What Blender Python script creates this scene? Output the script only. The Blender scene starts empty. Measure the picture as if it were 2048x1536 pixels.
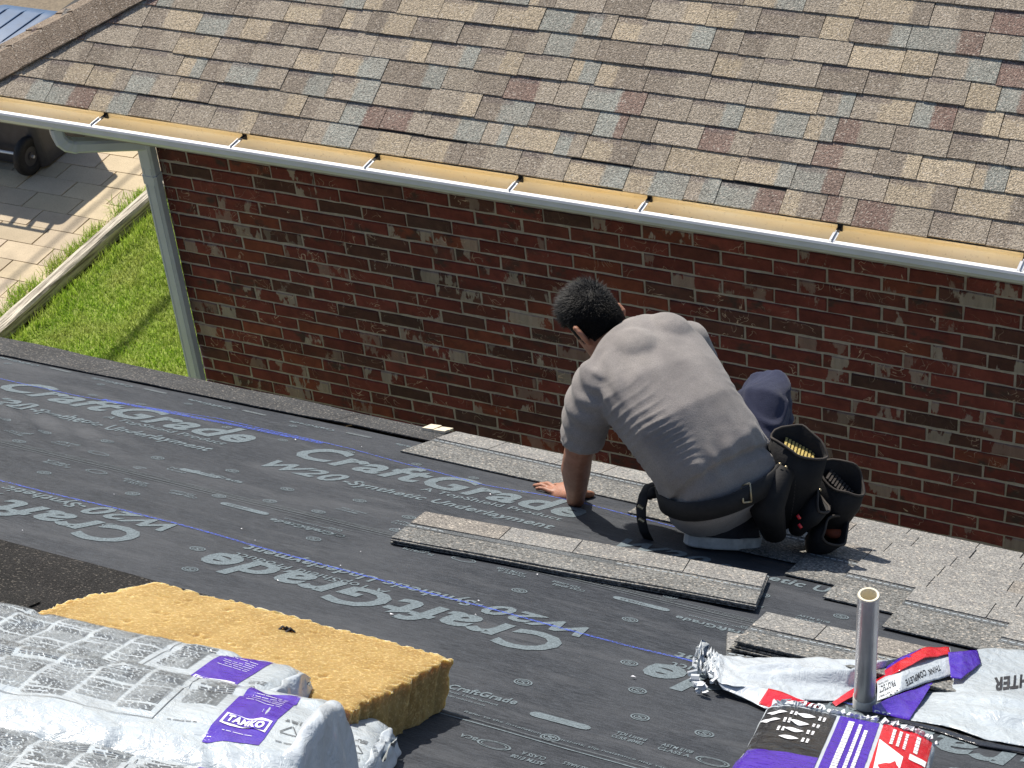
import bpy, bmesh, math, random
from math import sin, cos, pi, radians, sqrt, atan2
from mathutils import Vector, Matrix, noise
from mathutils.bvhtree import BVHTree
random.seed(7)
D = bpy.data
SC = bpy.context.scene
COL = SC.collection

# ------------------------------------------------------------------ camera, world, sun, exposure
CAM = Vector((0, 0, 6.7))
F_PX = 3787.9
RT = Vector((0.90711047, 0.41259834, -0.0831457))
UP = Vector((-0.1804417, 0.5596968, 0.80881412))
FW = Vector((-0.38025175, 0.7186808, -0.58215678))
cd = D.cameras.new('camera'); cam = D.objects.new('camera', cd); COL.objects.link(cam)
cd.sensor_width = 36; cd.lens = F_PX / 2048 * 36; cd.clip_start = 0.1; cd.clip_end = 500
cam.matrix_world = Matrix(((RT.x, UP.x, -FW.x, CAM.x), (RT.y, UP.y, -FW.y, CAM.y), (RT.z, UP.z, -FW.z, CAM.z), (0, 0, 0, 1)))
SC.camera = cam
SUN = Vector((-0.475, 0.445, 0.76)).normalized()          # towards the sun
w = D.worlds.new('World'); SC.world = w; w.use_nodes = True
nt = w.node_tree; nt.nodes.clear()
sk = nt.nodes.new('ShaderNodeTexSky'); sk.sky_type = 'NISHITA'; sk.sun_disc = False
sk.sun_elevation = math.asin(SUN.z); sk.sun_rotation = atan2(SUN.x, SUN.y)
bgn = nt.nodes.new('ShaderNodeBackground'); bgn.inputs[1].default_value = 0.095
wo = nt.nodes.new('ShaderNodeOutputWorld')
nt.links.new(sk.outputs[0], bgn.inputs[0]); nt.links.new(bgn.outputs[0], wo.inputs[0])
sd = D.lights.new('sun', 'SUN'); sd.energy = 4.6; sd.angle = radians(0.53); sd.color = (1, 0.935, 0.84)
so = D.objects.new('sun', sd); COL.objects.link(so)
so.rotation_euler = SUN.to_track_quat('Z', 'Y').to_euler(); so.location = (0, 0, 20)
SC.view_settings.view_transform = 'Standard'; SC.view_settings.look = 'None'
SC.view_settings.exposure = 0.42; SC.view_settings.gamma = 1; SC.view_settings.use_curve_mapping = False
SC.render.engine = 'CYCLES'
SC.cycles.max_bounces = 6; SC.cycles.use_denoising = True

# ------------------------------------------------------------------ geometry of the place
S1 = 0.5055; CS, SS = cos(S1), sin(S1)                     # slope of the near roof
RO = Vector((0, 0, 5.22)); RT_V = Vector((0, CS, -SS)); RN = Vector((0, SS, CS))
def RP(u, v, h=0.0): return RO + Vector((u, 0, 0)) + RT_V * v + RN * h
def ray(px, py): return FW + RT * ((px - 1024) / F_PX) - UP * ((py - 768) / F_PX)
def at_depth(px, py, d): return CAM + ray(px, py) * d
def on_roof(px, py, h=0.0):                                # photo measurement -> (u, v) on the near roof
    r = ray(px, py); t = ((RO - CAM).dot(RN) + h) / r.dot(RN); p = CAM + r * t - RO
    return p.x, p.dot(RT_V)
def n3(p, s=1.0, o=0.0): return noise.noise(Vector((p[0] * s + o, p[1] * s + o * .7, p[2] * s - o)))

# ------------------------------------------------------------------ materials
class NT:
    def __init__(s, name):
        s.m = D.materials.new(name); s.m.use_nodes = True; s.t = s.m.node_tree; s.t.nodes.clear()
        s.o = s.n('OutputMaterial'); s.b = s.n('BsdfPrincipled'); s.l(s.b.outputs[0], s.o.inputs[0])
    def n(s, k, **kw):
        x = s.t.nodes.new('ShaderNode' + k)
        for a, b in kw.items(): setattr(x, a, b)
        return x
    def l(s, a, b): s.t.links.new(a, b)
    def put(s, v, sock):
        if hasattr(v, 'is_linked') or hasattr(v, 'links'): s.l(v, sock)
        elif isinstance(v, (tuple, list)): sock.default_value = tuple(v) + ((1,) if len(v) == 3 and len(sock.default_value) == 4 else ())
        else: sock.default_value = v
    def pos(s): return s.n('NewGeometry').outputs['Position']
    def obj(s): return s.n('TexCoord').outputs['Object']
    def mapv(s, v, sc=(1, 1, 1), loc=(0, 0, 0), rot=(0, 0, 0)):
        m = s.n('Mapping'); s.l(v, m.inputs[0]); m.inputs['Scale'].default_value = sc; m.inputs['Location'].default_value = loc; m.inputs['Rotation'].default_value = rot
        return m.outputs[0]
    def noise(s, v, sc, det=2, rough=.5, dist=0):
        x = s.n('TexNoise'); s.l(v, x.inputs['Vector']); x.inputs['Scale'].default_value = sc; x.inputs['Detail'].default_value = det
        x.inputs['Roughness'].default_value = rough; x.inputs['Distortion'].default_value = dist
        return x.outputs['Fac']
    def vor(s, v, sc, feat='F1', out='Distance'):
        x = s.n('TexVoronoi', feature=feat); s.l(v, x.inputs['Vector']); x.inputs['Scale'].default_value = sc; return x.outputs[out]
    def rng(s, v, a, b, c=0., d=1.):
        x = s.n('MapRange'); s.put(v, x.inputs[0])
        for i, q in enumerate((a, b, c, d)): s.put(q, x.inputs[i + 1])
        return x.outputs[0]
    def math(s, op, a, b=0.):
        x = s.n('Math', operation=op); s.put(a, x.inputs[0]); s.put(b, x.inputs[1]); return x.outputs[0]
    def mix(s, f, a, b, t='MIX'):
        x = s.n('Mix', data_type='RGBA', blend_type=t); s.put(f, x.inputs[0]); s.put(a, x.inputs[6]); s.put(b, x.inputs[7]); return x.outputs[2]
    at = 'OBJECT'
    def attr(s, nm, out='Color'): return s.n('Attribute', attribute_type=s.at, attribute_name=nm).outputs[out]
    def sep(s, v): x = s.n('SeparateXYZ'); s.l(v, x.inputs[0]); return x.outputs
    def bump(s, h, st=.3, d=.01):
        x = s.n('Bump'); x.inputs['Strength'].default_value = st; x.inputs['Distance'].default_value = d; s.l(h, x.inputs['Height']); s.l(x.outputs[0], s.b.inputs['Normal']); return x
    def fin(s, col=None, rough=.8, metal=0., spec=.5, sss=0):
        if col is not None: s.put(col, s.b.inputs['Base Color'])
        s.put(rough, s.b.inputs['Roughness']); s.put(metal, s.b.inputs['Metallic']); s.b.inputs['Specular IOR Level'].default_value = spec
        return s.m

def plain(name, col, rough=.8, var=.15, vs=20, bump=0, bs=80, bd=.004, metal=0., spec=.4):
    k = NT(name); p = k.pos()
    c = k.mix(k.rng(k.noise(p, vs, 4, .6), .3, .7), tuple(x * (1 - var) for x in col), tuple(min(1, x * (1 + var)) for x in col))
    if bump: k.bump(k.noise(p, bs, 3, .6), bump, bd)
    return k.fin(c, rough, metal, spec)

def granule(k, base, p, sc=115, lo=.5, hi=1.5, light=.16):
    g = k.noise(p, sc, 2.5, .75); g2 = k.vor(p, sc * 1.5)
    c = k.mix(1., base, k.mix(k.rng(g, .34, .66), (lo, lo, lo), (hi, hi, hi)), 'MULTIPLY')
    sp = k.rng(k.noise(p, sc * .8, 1, .5), .61, .70)
    c = k.mix(k.math('MULTIPLY', sp, light * 4), c, (.56, .5, .42))
    dk = k.rng(k.noise(k.mapv(p, loc=(3, 7, 1)), sc * .9, 1, .5), .64, .72)
    c = k.mix(k.math('MULTIPLY', dk, .6), c, (.05, .043, .04))
    k.bump(k.math('ADD', g, g2), .55, .006)
    return c

def m_tab():
    k = NT('laminated_shingle_granules'); o = k.sep(k.obj()); p = k.pos()
    wob = k.math('MULTIPLY', k.math('SUBTRACT', k.noise(p, 75, 3, .7), .5), .16)
    x = k.math('ADD', o[0], wob); y = k.math('ADD', o[1], k.math('MULTIPLY', wob, .7))
    c = k.mix(k.rng(k.math('SUBTRACT', x, k.attr('split', 'Fac')), -.03, .03), k.attr('tone_a'), k.attr('tone_b'))
    inb = k.math('MULTIPLY', k.rng(y, .70, .80), k.rng(k.math('SUBTRACT', k.attr('band', 'Fac'), x), -.01, .01))
    c = k.mix(k.math('MULTIPLY', inb, .55), c, (.13, .105, .105))
    c = k.mix(k.math('MULTIPLY', k.rng(k.noise(k.mapv(p, (6, 2.5, 2.5)), 1, 3, .6), .42, .62), .22), c, (.33, .275, .22))
    c = k.mix(k.rng(k.noise(p, 9, 3), .35, .7, 0, .3), c, k.mix(1., c, (.72, .70, .68), 'MULTIPLY'))
    return k.fin(granule(k, c, p), .92, 0, .25)

def m_newshingle():
    k = NT('fresh_grey_shingle_granules'); p = k.pos()
    c = k.mix(k.rng(k.noise(p, 14, 3), .35, .65), k.attr('tone_a'), k.mix(1., k.attr('tone_a'), (.8, .8, .82), 'MULTIPLY'))
    return k.fin(granule(k, c, p, 125, .5, 1.45, .2), .85, 0, .35)

def m_granules(name, col, sc=140, light=.12, lo=.55, hi=1.4):
    k = NT(name); p = k.pos()
    c = k.mix(k.rng(k.noise(p, 6, 3), .35, .65), col, tuple(x * .78 for x in col))
    return k.fin(granule(k, c, p, sc, lo, hi, light), .95, 0, .12)

def m_brick(geo=False):
    k = NT('rough_red_brick'); k.at = 'GEOMETRY' if geo else 'OBJECT'; p = k.pos(); o = k.obj(); rnd = k.attr('chance', 'Fac') if geo else k.n('ObjectInfo').outputs['Random']
    off = k.n('VectorMath', operation='ADD'); k.l(o, off.inputs[0])
    cx = k.n('CombineXYZ'); k.l(k.math('MULTIPLY', rnd, 37.), cx.inputs[0]); k.l(k.math('MULTIPLY', rnd, 91.), cx.inputs[2]); k.l(cx.outputs[0], off.inputs[1])
    q = off.outputs[0]
    base = k.attr('tone_a')
    c = k.mix(k.rng(k.noise(q, 16, 4, .6), .3, .7), k.mix(1., base, (.72, .72, .74), 'MULTIPLY'), k.mix(1., base, (1.2, 1.15, 1.12), 'MULTIPLY'))
    # dark flashed blotches
    c = k.mix(k.math('MULTIPLY', k.rng(k.noise(k.mapv(q, (1, 1, 1.4)), 9, 3, .6), .52, .66), k.attr('flash', 'Fac')), c, (.05, .036, .034))
    # pale slurry patches in vertical streaks
    st = k.noise(k.mapv(q, (40, 10, 7)), 1.0, 3, .65)
    bl = k.noise(k.mapv(q, (1.3, 1, .55)), 7.0, 5, .6)
    wp = k.math('MULTIPLY', k.rng(k.math('ADD', bl, k.math('MULTIPLY', k.math('SUBTRACT', st, .5), .10)), .535, .56), k.attr('slurry', 'Fac'))
    c = k.mix(k.math('MULTIPLY', wp, .8), c, k.mix(st, (.20, .175, .16), (.50, .455, .41)))
    # thin curling scratches and smears of mortar
    sq = k.math('ABSOLUTE', k.math('SUBTRACT', k.noise(q, 10, 1.5, .5, 1.6), .5))
    ln = k.math('MULTIPLY', k.rng(sq, .010, .004), k.rng(k.noise(k.mapv(q, loc=(5, 2, 8)), 8, 1), .53, .60))
    c = k.mix(k.math('MULTIPLY', ln, k.attr('scratch', 'Fac')), c, (.50, .38, .30))
    k.bump(k.math('ADD', k.noise(q, 90, 5, .7), k.math('MULTIPLY', wp, .8)), .5, .006)
    return k.fin(c, .9, 0, .3)

def m_under():
    k = NT('woven_black_underlayment'); p = k.pos()
    f1 = k.noise(k.mapv(p, (30, 150, 150)), 1, 4, .75); f2 = k.noise(p, 230, 2, .7); f3 = k.noise(p, 2.2, 4, .6)
    c = k.mix(k.rng(f1, .36, .66), (.0175, .0205, .026), (.062, .069, .081))
    c = k.mix(k.rng(f2, .4, .62, 0, .6), c, k.mix(1., c, (.5, .5, .5), 'MULTIPLY'))
    c = k.mix(k.rng(k.noise(k.mapv(p, (1.2, 5, 5), (2, 1, 0), (0, 0, .5)), 1.6, 5, .65), .5, .68, 0, .45), c, (.10, .104, .112))
    c = k.mix(k.rng(f3, .4, .7, 0, .5), c, (.076, .080, .088))
    k.bump(k.math('ADD', f1, f2), .4, .004)
    return k.fin(c, .66, 0, .26)

def m_print(name, col, wear=.35):
    k = NT(name); p = k.pos(); q = k.noise(p, 210, 3, .75)
    c = k.mix(k.rng(q, .36, .6), tuple(x * (1 - wear) for x in col), col)
    c = k.mix(k.rng(k.noise(k.mapv(p, (20, 90, 90)), 1, 3, .7), .55, .72, 0, .5), c, tuple(x * .45 for x in col))
    return k.fin(c, .85, 0, .15)

def m_chalk():
    k = NT('blue_chalk_dust'); p = k.pos()
    k.fin((.10, .17, .75), .9, 0, .1)
    tr = k.n('BsdfTransparent'); mx = k.n('MixShader')
    k.l(k.rng(k.noise(p, 160, 3, .8), .43, .58, 0., .62), mx.inputs[0]); k.l(tr.outputs[0], mx.inputs[1]); k.l(k.b.outputs[0], mx.inputs[2]); k.l(mx.outputs[0], k.o.inputs[0])
    return k.m

def m_plastic(name, col, rough=.22, st=.5):
    k = NT(name); p = k.pos()
    a = k.noise(p, 26, 4, .62, 1.0); b = k.noise(k.mapv(p, (14, 60, 60)), 1, 3, .6); v = k.vor(k.mapv(p, (1, 1.6, 1)), 34, 'SMOOTH_F1')
    k.bump(k.math('ADD', k.math('ADD', a, k.math('MULTIPLY', b, .55)), k.math('MULTIPLY', v, .25)), st, .02)
    c = k.mix(k.rng(k.noise(p, 8, 4, .6), .35, .7, 0, .5), col, tuple(x * .85 for x in col))
    k.fin(c, rough, 0, .55); k.b.inputs['Coat Weight'].default_value = .45; k.b.inputs['Coat Roughness'].default_value = .12
    return k.m

def m_foam():
    k = NT('yellow_insulation_foam'); p = k.pos()
    n = k.noise(p, 34, 5, .7); big = k.noise(p, 7, 4, .6)
    c = k.mix(k.rng(big, .35, .65), (.29, .185, .065), (.37, .25, .095))
    c = k.mix(k.rng(n, .30, .42, .7, 0), c, (.33, .20, .07))
    c = k.mix(k.rng(k.noise(p, 140, 3, .7), .5, .7, 0, .55), c, (.72, .52, .24))
    k.bump(k.math('ADD', n, k.math('MULTIPLY', k.noise(p, 160, 3, .7), .6)), .5, .008)
    k.fin(c, .95, 0, .15); k.b.inputs['Subsurface Weight'].default_value = .6; k.b.inputs['Subsurface Radius'].default_value = (.05, .035, .018); k.b.inputs['Subsurface Scale'].default_value = 1.
    return k.m

def m_cloth(name, col, dust=None, rough=.95):
    k = NT(name); p = k.pos()
    c = k.mix(k.rng(k.noise(p, 9, 4, .6), .35, .68), tuple(x * .85 for x in col), tuple(x * 1.12 for x in col))
    if dust: c = k.mix(k.rng(k.noise(k.mapv(p, loc=(4, 4, 4)), 5.5, 4, .62), .42, .68, 0, .55), c, dust)
    c = k.mix(k.rng(k.noise(p, 300, 3, .7), .4, .62, 0, .45), c, tuple(x * .6 for x in col))
    k.bump(k.math('ADD', k.noise(p, 330, 2, .6), k.math('MULTIPLY', k.noise(p, 24, 3, .5), 1.5)), .35, .004)
    k.fin(c, rough, 0, .2); k.b.inputs['Sheen Weight'].default_value = .15
    return k.m

def m_skin():
    k = NT('tanned_skin'); p = k.pos()
    c = k.mix(k.rng(k.noise(p, 28, 4, .6), .35, .68), (.30, .135, .078), (.42, .20, .125))
    k.bump(k.noise(p, 160, 3, .6), .25, .003)
    k.fin(c, .5, 0, .4); k.b.inputs['Subsurface Weight'].default_value = .12; k.b.inputs['Subsurface Radius'].default_value = (.012, .005, .003); k.b.inputs['Subsurface Scale'].default_value = 1.
    return k.m

def m_grass():
    k = NT('lawn_grass_blades'); p = k.pos()
    c = k.mix(k.rng(k.noise(p, 40, 3, .7), .3, .7), (.17, .35, .022), (.46, .60, .075))
    c = k.mix(k.rng(k.noise(p, 2.6, 3, .6), .42, .66, 0, .8), c, (.42, .45, .12))
    c = k.mix(k.rng(k.noise(k.mapv(p, loc=(9, 1, 0)), 70, 2, .6), .60, .70, 0, .8), c, (.55, .52, .24))
    k.fin(c, .6, 0, .3); k.b.inputs['Transmission Weight'].default_value = 0
    tl = k.n('BsdfTranslucent'); k.l(c, tl.inputs[0]); mx = k.n('MixShader'); mx.inputs[0].default_value = .5
    k.l(k.b.outputs[0], mx.inputs[1]); k.l(tl.outputs[0], mx.inputs[2]); k.l(mx.outputs[0], k.o.inputs[0])
    return k.m

def m_paver():
    k = NT('concrete_paver'); p = k.pos()
    c = k.mix(k.rng(k.noise(p, 4, 5, .6), .3, .7), k.mix(1., k.attr('tone_a'), (.82, .82, .82), 'MULTIPLY'), k.attr('tone_a'))
    c = k.mix(k.rng(k.noise(p, 110, 3, .7), .52, .7, 0, .5), c, (.22, .18, .13))
    c = k.mix(k.rng(k.noise(p, 1.6, 5, .7), .56, .72, 0, .35), c, (.28, .23, .17))
    k.bump(k.noise(p, 130, 3, .7), .35, .004)
    return k.fin(c, .9, 0, .3)

def m_timber():
    k = NT('weathered_timber'); p = k.pos()
    g = k.noise(k.mapv(p, (75, 3.2, 60)), 1, 4, .65)
    c = k.mix(k.rng(g, .36, .58), (.16, .14, .11), (.66, .60, .49))
    k.bump(g, .8, .01)
    return k.fin(c, .95, 0, .2)

def m_gutin():
    k = NT('gutter_inside_tan_enamel'); p = k.pos()
    c = k.mix(k.rng(k.noise(k.mapv(p, (1.6, 9, 9)), 1, 4, .6), .35, .7), (.95, .84, .62), (.93, .74, .42))
    c = k.mix(k.rng(k.noise(p, 60, 3, .7), .6, .72, 0, .4), c, (.40, .28, .14))
    return k.fin(c, .34, .0, .6)

M = dict(tab=m_tab(), newsh=m_newshingle(), brick=m_brick(), brickj=m_brick(True), under=m_under(), foam=m_foam(), skin=m_skin(), grass=m_grass(), paver=m_paver(),
    timber=m_timber(), gutin=m_gutin(), chalk=m_chalk(),
    hip=m_granules('hip_cap_granules', (.27, .215, .165), 115, .16), starter=m_granules('starter_strip_granules', (.082, .083, .084), 150, .10),
    rollg=m_granules('mineral_roll_roofing', (.030, .029, .028), 170, .04), head=m_granules('shingle_headlap_granules', (.20, .20, .19), 120, .16, .35, 1.6),
    mortar=plain('grey_mortar', (.34, .31, .285), .95, .18, 30, .5, 160, .004), asphalt=plain('asphalt_edge', (.02, .019, .018), .8, .3, 60),
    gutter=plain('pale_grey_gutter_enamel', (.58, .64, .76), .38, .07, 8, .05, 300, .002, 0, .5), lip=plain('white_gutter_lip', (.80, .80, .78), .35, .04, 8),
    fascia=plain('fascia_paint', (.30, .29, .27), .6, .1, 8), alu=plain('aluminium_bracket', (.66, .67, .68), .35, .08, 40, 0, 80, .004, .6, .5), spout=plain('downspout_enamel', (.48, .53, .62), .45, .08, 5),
    print=m_print('silver_grey_ink', (.185, .225, .245), .5), printf=m_print('faint_grey_ink', (.15, .17, .18), .5),
    plastic=m_plastic('crinkled_white_film', (.48, .53, .56), .25, .42), plasticr=m_plastic('soft_white_film', (.54, .585, .62), .32, .30), film=m_plastic('pale_lining_film', (.62, .67, .72), .3, .3),
    purple=m_plastic('purple_printed_film', (.075, .022, .40), .2, .28), red=m_plastic('red_printed_film', (.62, .010, .022), .25, .28), blackp=m_plastic('black_printed_film', (.016, .015, .017), .2, .28),
    ink=plain('black_ink', (.035, .035, .04), .4, .2, 40), inkg=plain('grey_ink', (.10, .105, .11), .4, .2, 40), white=plain('white_ink', (.80, .80, .82), .4, .05, 40),
    shirt=m_cloth('faded_grey_cotton', (.265, .242, .228), (.385, .352, .318)), jeans=m_cloth('navy_denim', (.026, .030, .062), (.040, .048, .092)), belt=plain('black_webbing', (.014, .013, .013), .7, .3, 60, .3, 300, .002),
    leather=plain('black_pouch_leather', (.009, .0085, .009), .75, .35, 30, .3, 150, .003), hem=plain('pouch_edge_binding', (.05, .042, .036), .8, .2, 60), buckle=plain('brass_buckle', (.50, .42, .27), .35, .1, 60, 0, 80, .004, .8),
    hair=plain('black_hair', (.0055, .005, .0048), .6, .4, 90, 0, 80, .004, 0, .22), sole=plain('dirty_white_rubber', (.52, .50, .46), .75, .25, 30, .2, 120, .003), shoe=plain('dark_canvas', (.028, .027, .032), .85, .3, 60, .3, 400, .002),
    nail=plain('brass_roofing_nails', (.75, .58, .20), .4, .15, 90, 0, 80, .004, .3), orange=plain('orange_rust_pouch_lining', (.34, .075, .03), .7, .25, 40, .3, 120, .003),
    pvc=plain('grey_primed_pipe', (.46, .445, .44), .30, .12, 18, .1, 200, .002, .45), pvcin=plain('cream_pvc', (.74, .68, .52), .5, .08, 30), pvcw=plain('white_pvc_collar', (.60, .59, .55), .5, .08, 30),
    chip=plain('pale_cracked_scrap', (.66, .58, .44), .9, .12, 30, .3, 100), soil=plain('brown_soil', (.12, .085, .05), .95, .3, 14, .5, 60, .01), sand=plain('sand_joint', (.20, .16, .11), .95, .25, 40),
    thatch=plain('lawn_thatch', (.24, .30, .06), .95, .35, 30, .5, 120, .01), cart=plain('charcoal_cart_plastic', (.055, .055, .06), .5, .2, 12, .1, 200, .002), lid=plain('blue_cart_lid_plastic', (.022, .075, .17), .5, .15, 10), tyre=plain('black_tyre_rubber', (.014, .014, .015), .7, .3, 60), deck=plain('plywood_deck', (.35, .26, .16), .9, .15, 8),
    cable=plain('black_cable', (.02, .02, .02), .6), weed=m_grass())

# ------------------------------------------------------------------ mesh helpers
def mesh(name, verts, faces, mat, smooth=False):
    me = D.meshes.new(name); me.from_pydata([tuple(v) for v in verts], [], faces)
    if mat: me.materials.append(mat)
    if smooth: me.polygons.foreach_set('use_smooth', [True] * len(me.polygons))
    me.update(); return me
def loc_of(p):
    l = Vector((0, 0, 0))
    while p is not None: l = l + p.location; p = p.parent
    return l
def put(name, me, parent=None, M4=None):                    # links one mesh object; parents here are only ever translated
    o = D.objects.new(name, me); COL.objects.link(o)
    if parent is not None: o.parent = parent
    m = M4 if M4 is not None else Matrix()
    o.matrix_local = Matrix.Translation(-loc_of(parent)) @ m if parent is not None else m
    return o
def part(name, verts, faces, mat, parent=None, smooth=False): return put(name, mesh(name, verts, faces, mat, smooth), parent)
def tag(o, label=None, cat=None, group=None, kind=None):
    for k, v in (('label', label), ('category', cat), ('group', group), ('kind', kind)):
        if v: o[k] = v
    return o
def thing(name, label, cat, at, group=None):
    o = D.objects.new(name, None); COL.objects.link(o); o.location = at; o.empty_display_size = .1
    return tag(o, label, cat, group)
class MB:
    def __init__(s): s.v = []; s.f = []
    def add(s, v, f):
        b = len(s.v); s.v += [Vector(x) for x in v]; s.f += [tuple(b + i for i in q) for q in f]; return s
    def box(s, c, sz, rot=None):
        hx, hy, hz = sz[0] / 2, sz[1] / 2, sz[2] / 2
        v = [Vector((x, y, z)) for x in (-hx, hx) for y in (-hy, hy) for z in (-hz, hz)]
        if rot is not None: v = [rot @ q for q in v]
        return s.add([q + Vector(c) for q in v], [(0, 1, 3, 2), (4, 6, 7, 5), (0, 4, 5, 1), (2, 3, 7, 6), (0, 2, 6, 4), (1, 5, 7, 3)])
    def loft(s, rings, cap=True, closed=True):
        n = len(rings[0]); b = len(s.v)
        for r in rings: s.v += [Vector(x) for x in r]
        for i in range(len(rings) - 1):
            for j in range(n if closed else n - 1):
                a = b + i * n + j; c = b + i * n + (j + 1) % n; s.f.append((a, c, c + n, a + n))
        if cap and closed:
            s.f.append(tuple(b + j for j in reversed(range(n)))); s.f.append(tuple(b + (len(rings) - 1) * n + j for j in range(n)))
        return s
    def tube(s, pts, rad, n=10, cap=True, flat=1.0, side=None):
        pts = [Vector(p) for p in pts]; rings = []; prev = Vector(side) if side is not None else None
        for i, p in enumerate(pts):
            t = (pts[min(i + 1, len(pts) - 1)] - pts[max(i - 1, 0)]).normalized()
            if prev is None: prev = t.orthogonal()
            prev = (prev - t * prev.dot(t)).normalized(); q = t.cross(prev)
            r = rad[i] if isinstance(rad, (list, tuple)) else rad
            rings.append([p + prev * (r * cos(2 * pi * j / n)) + q * (r * flat * sin(2 * pi * j / n)) for j in range(n)])
        return s.loft(rings, cap)
    def ball(s, c, r, n=12, sc=(1, 1, 1), ax=None):
        rings = []
        for i in range(1, n):
            a = pi * i / n
            rings.append([Vector((r * sc[0] * sin(a) * cos(2 * pi * j / n), r * sc[1] * sin(a) * sin(2 * pi * j / n), -r * sc[2] * cos(a))) for j in range(n)])
        if ax is not None: rings = [[ax @ q for q in g] for g in rings]
        return s.loft([[q + Vector(c) for q in g] for g in rings])
    def part(s, name, mat, parent=None, smooth=False): return part(name, s.v, s.f, mat, parent, smooth)
def cube_me(name, mat, bevel=0.0, seg=1):
    bm = bmesh.new(); bmesh.ops.create_cube(bm, size=1)
    me = D.meshes.new(name); bm.to_mesh(me); bm.free(); me.materials.append(mat); return me
def finish(me_src, mods, mat, smooth=True):                 # evaluate modifiers without operators
    o = D.objects.new('tmp', me_src); COL.objects.link(o)
    for t, kw in mods:
        m = o.modifiers.new(t, t)
        for k, v in kw.items(): setattr(m, k, v)
    dg = bpy.context.evaluated_depsgraph_get(); dg.update()
    me = D.meshes.new_from_object(o.evaluated_get(dg), depsgraph=dg)
    D.objects.remove(o); me.materials.clear(); me.materials.append(mat)
    me.polygons.foreach_set('use_smooth', [smooth] * len(me.polygons)); return me
def remesh(mb, vox, mat, smooth_it=4):
    me = mesh('src', mb.v, mb.f, mat); bm = bmesh.new(); bm.from_mesh(me); bmesh.ops.recalc_face_normals(bm, faces=bm.faces); bm.to_mesh(me); bm.free()
    return finish(me, [('REMESH', dict(mode='VOXEL', voxel_size=vox)), ('SMOOTH', dict(factor=.5, iterations=smooth_it))], mat)
def text_mesh(body, off=0.0, shear=0.0, maxlen=None):       # flat lettering as 2-D triangles: (verts, faces, w, h of the box)
    c = D.curves.new('lettering', 'FONT'); c.body = body; c.size = 1; c.offset = off; c.shear = shear; c.space_character = 1 + off * 2.4; c.resolution_u = 3; c.fill_mode = 'FRONT'
    o = D.objects.new('tmp', c); COL.objects.link(o); dg = bpy.context.evaluated_depsgraph_get(); dg.update()
    me = D.meshes.new_from_object(o.evaluated_get(dg), depsgraph=dg); D.objects.remove(o)
    bm = bmesh.new(); bm.from_mesh(me); D.meshes.remove(me)
    bmesh.ops.triangulate(bm, faces=bm.faces)
    xs = [v.co.x for v in bm.verts]; ys = [v.co.y for v in bm.verts]
    x0, x1, y0, y1 = min(xs), max(xs), min(ys), max(ys)
    for v in bm.verts: v.co.x = (v.co.x - x0) / (x1 - x0); v.co.y = v.co.y / (.73)
    if maxlen:
        for it in range(5):
            e = [e for e in bm.edges if e.calc_length() > maxlen]
            if not e: break
            bmesh.ops.subdivide_edges(bm, edges=e, cuts=1); bmesh.ops.triangulate(bm, faces=bm.faces)
    bm.verts.ensure_lookup_table(); vs = [(v.co.x, v.co.y) for v in bm.verts]; fs = [tuple(v.index for v in f.verts) for f in bm.faces]; bm.free()
    return vs, fs
_tc = {}
def text(body, off=0.0, shear=0.0, maxlen=None):
    k = (body, off, shear, maxlen)
    if k not in _tc: _tc[k] = text_mesh(*k)
    return _tc[k]

# ------------------------------------------------------------------ ground, lawn, paving
GX, GY = -7.78, 5.0                                         # timber edge between paving and lawn
tag(part('ground', [(-80, -60, -.06), (80, -60, -.06), (80, 100, -.06), (-80, 100, -.06)], [(0, 1, 2, 3)], M['soil']), kind='structure')
lw = MB(); nx, ny = 26, 60
for j in range(ny + 1):
    for i in range(nx + 1):
        x = -7.74 + 13.7 * (i / nx) ** 1.5; y = 4.0 + 6.8 * j / ny
        lw.v.append(Vector((x, y, -.015 + .012 * noise.noise(Vector((x * 2, y * 2, 0))))))
for j in range(ny):
    for i in range(nx): a = j * (nx + 1) + i; lw.f.append((a, a + 1, a + nx + 2, a + nx + 1))
tag(lw.part('lawn_soil', M['thatch']), kind='structure')
gr = MB()
def blade(x, y, z, h, lean, az, wd, seg=2):
    d = Vector((cos(az), sin(az), 0)); s_ = Vector((-sin(az), cos(az), 0)) * wd; b = len(gr.v)
    base = Vector((x, y, z))
    gr.v.extend([base - s_, base + s_, base + d * lean * .45 + Vector((0, 0, h * .62)) + s_ * .8, base + d * lean * .45 + Vector((0, 0, h * .62)) - s_ * .8, base + d * lean + Vector((0, 0, h))])
    gr.f.extend([(b, b + 1, b + 2, b + 3), (b + 3, b + 2, b + 4)])
cnt = 0
while cnt < 60000:
    x = random.uniform(-7.74, -5.6); y = random.uniform(6.6, 10.2)
    if x < -7.70 + .0 and random.random() < .3: continue
    if y > 9.9 and x > -7.2: continue
    q = noise.noise(Vector((x * 3.1, y * 3.1, 4)))
    hh = random.uniform(.018, .048) * (1 + .5 * q); 
    if x < -7.62: hh *= 1.7
    blade(x, y, -.016, hh, random.uniform(.004, .05), random.uniform(0, 6.28), random.uniform(.0016, .0034)); cnt += 1
tag(gr.part('lawn_grass', M['grass']), 'short sunlit lawn beside the brick house', 'grass', kind='stuff')
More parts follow.
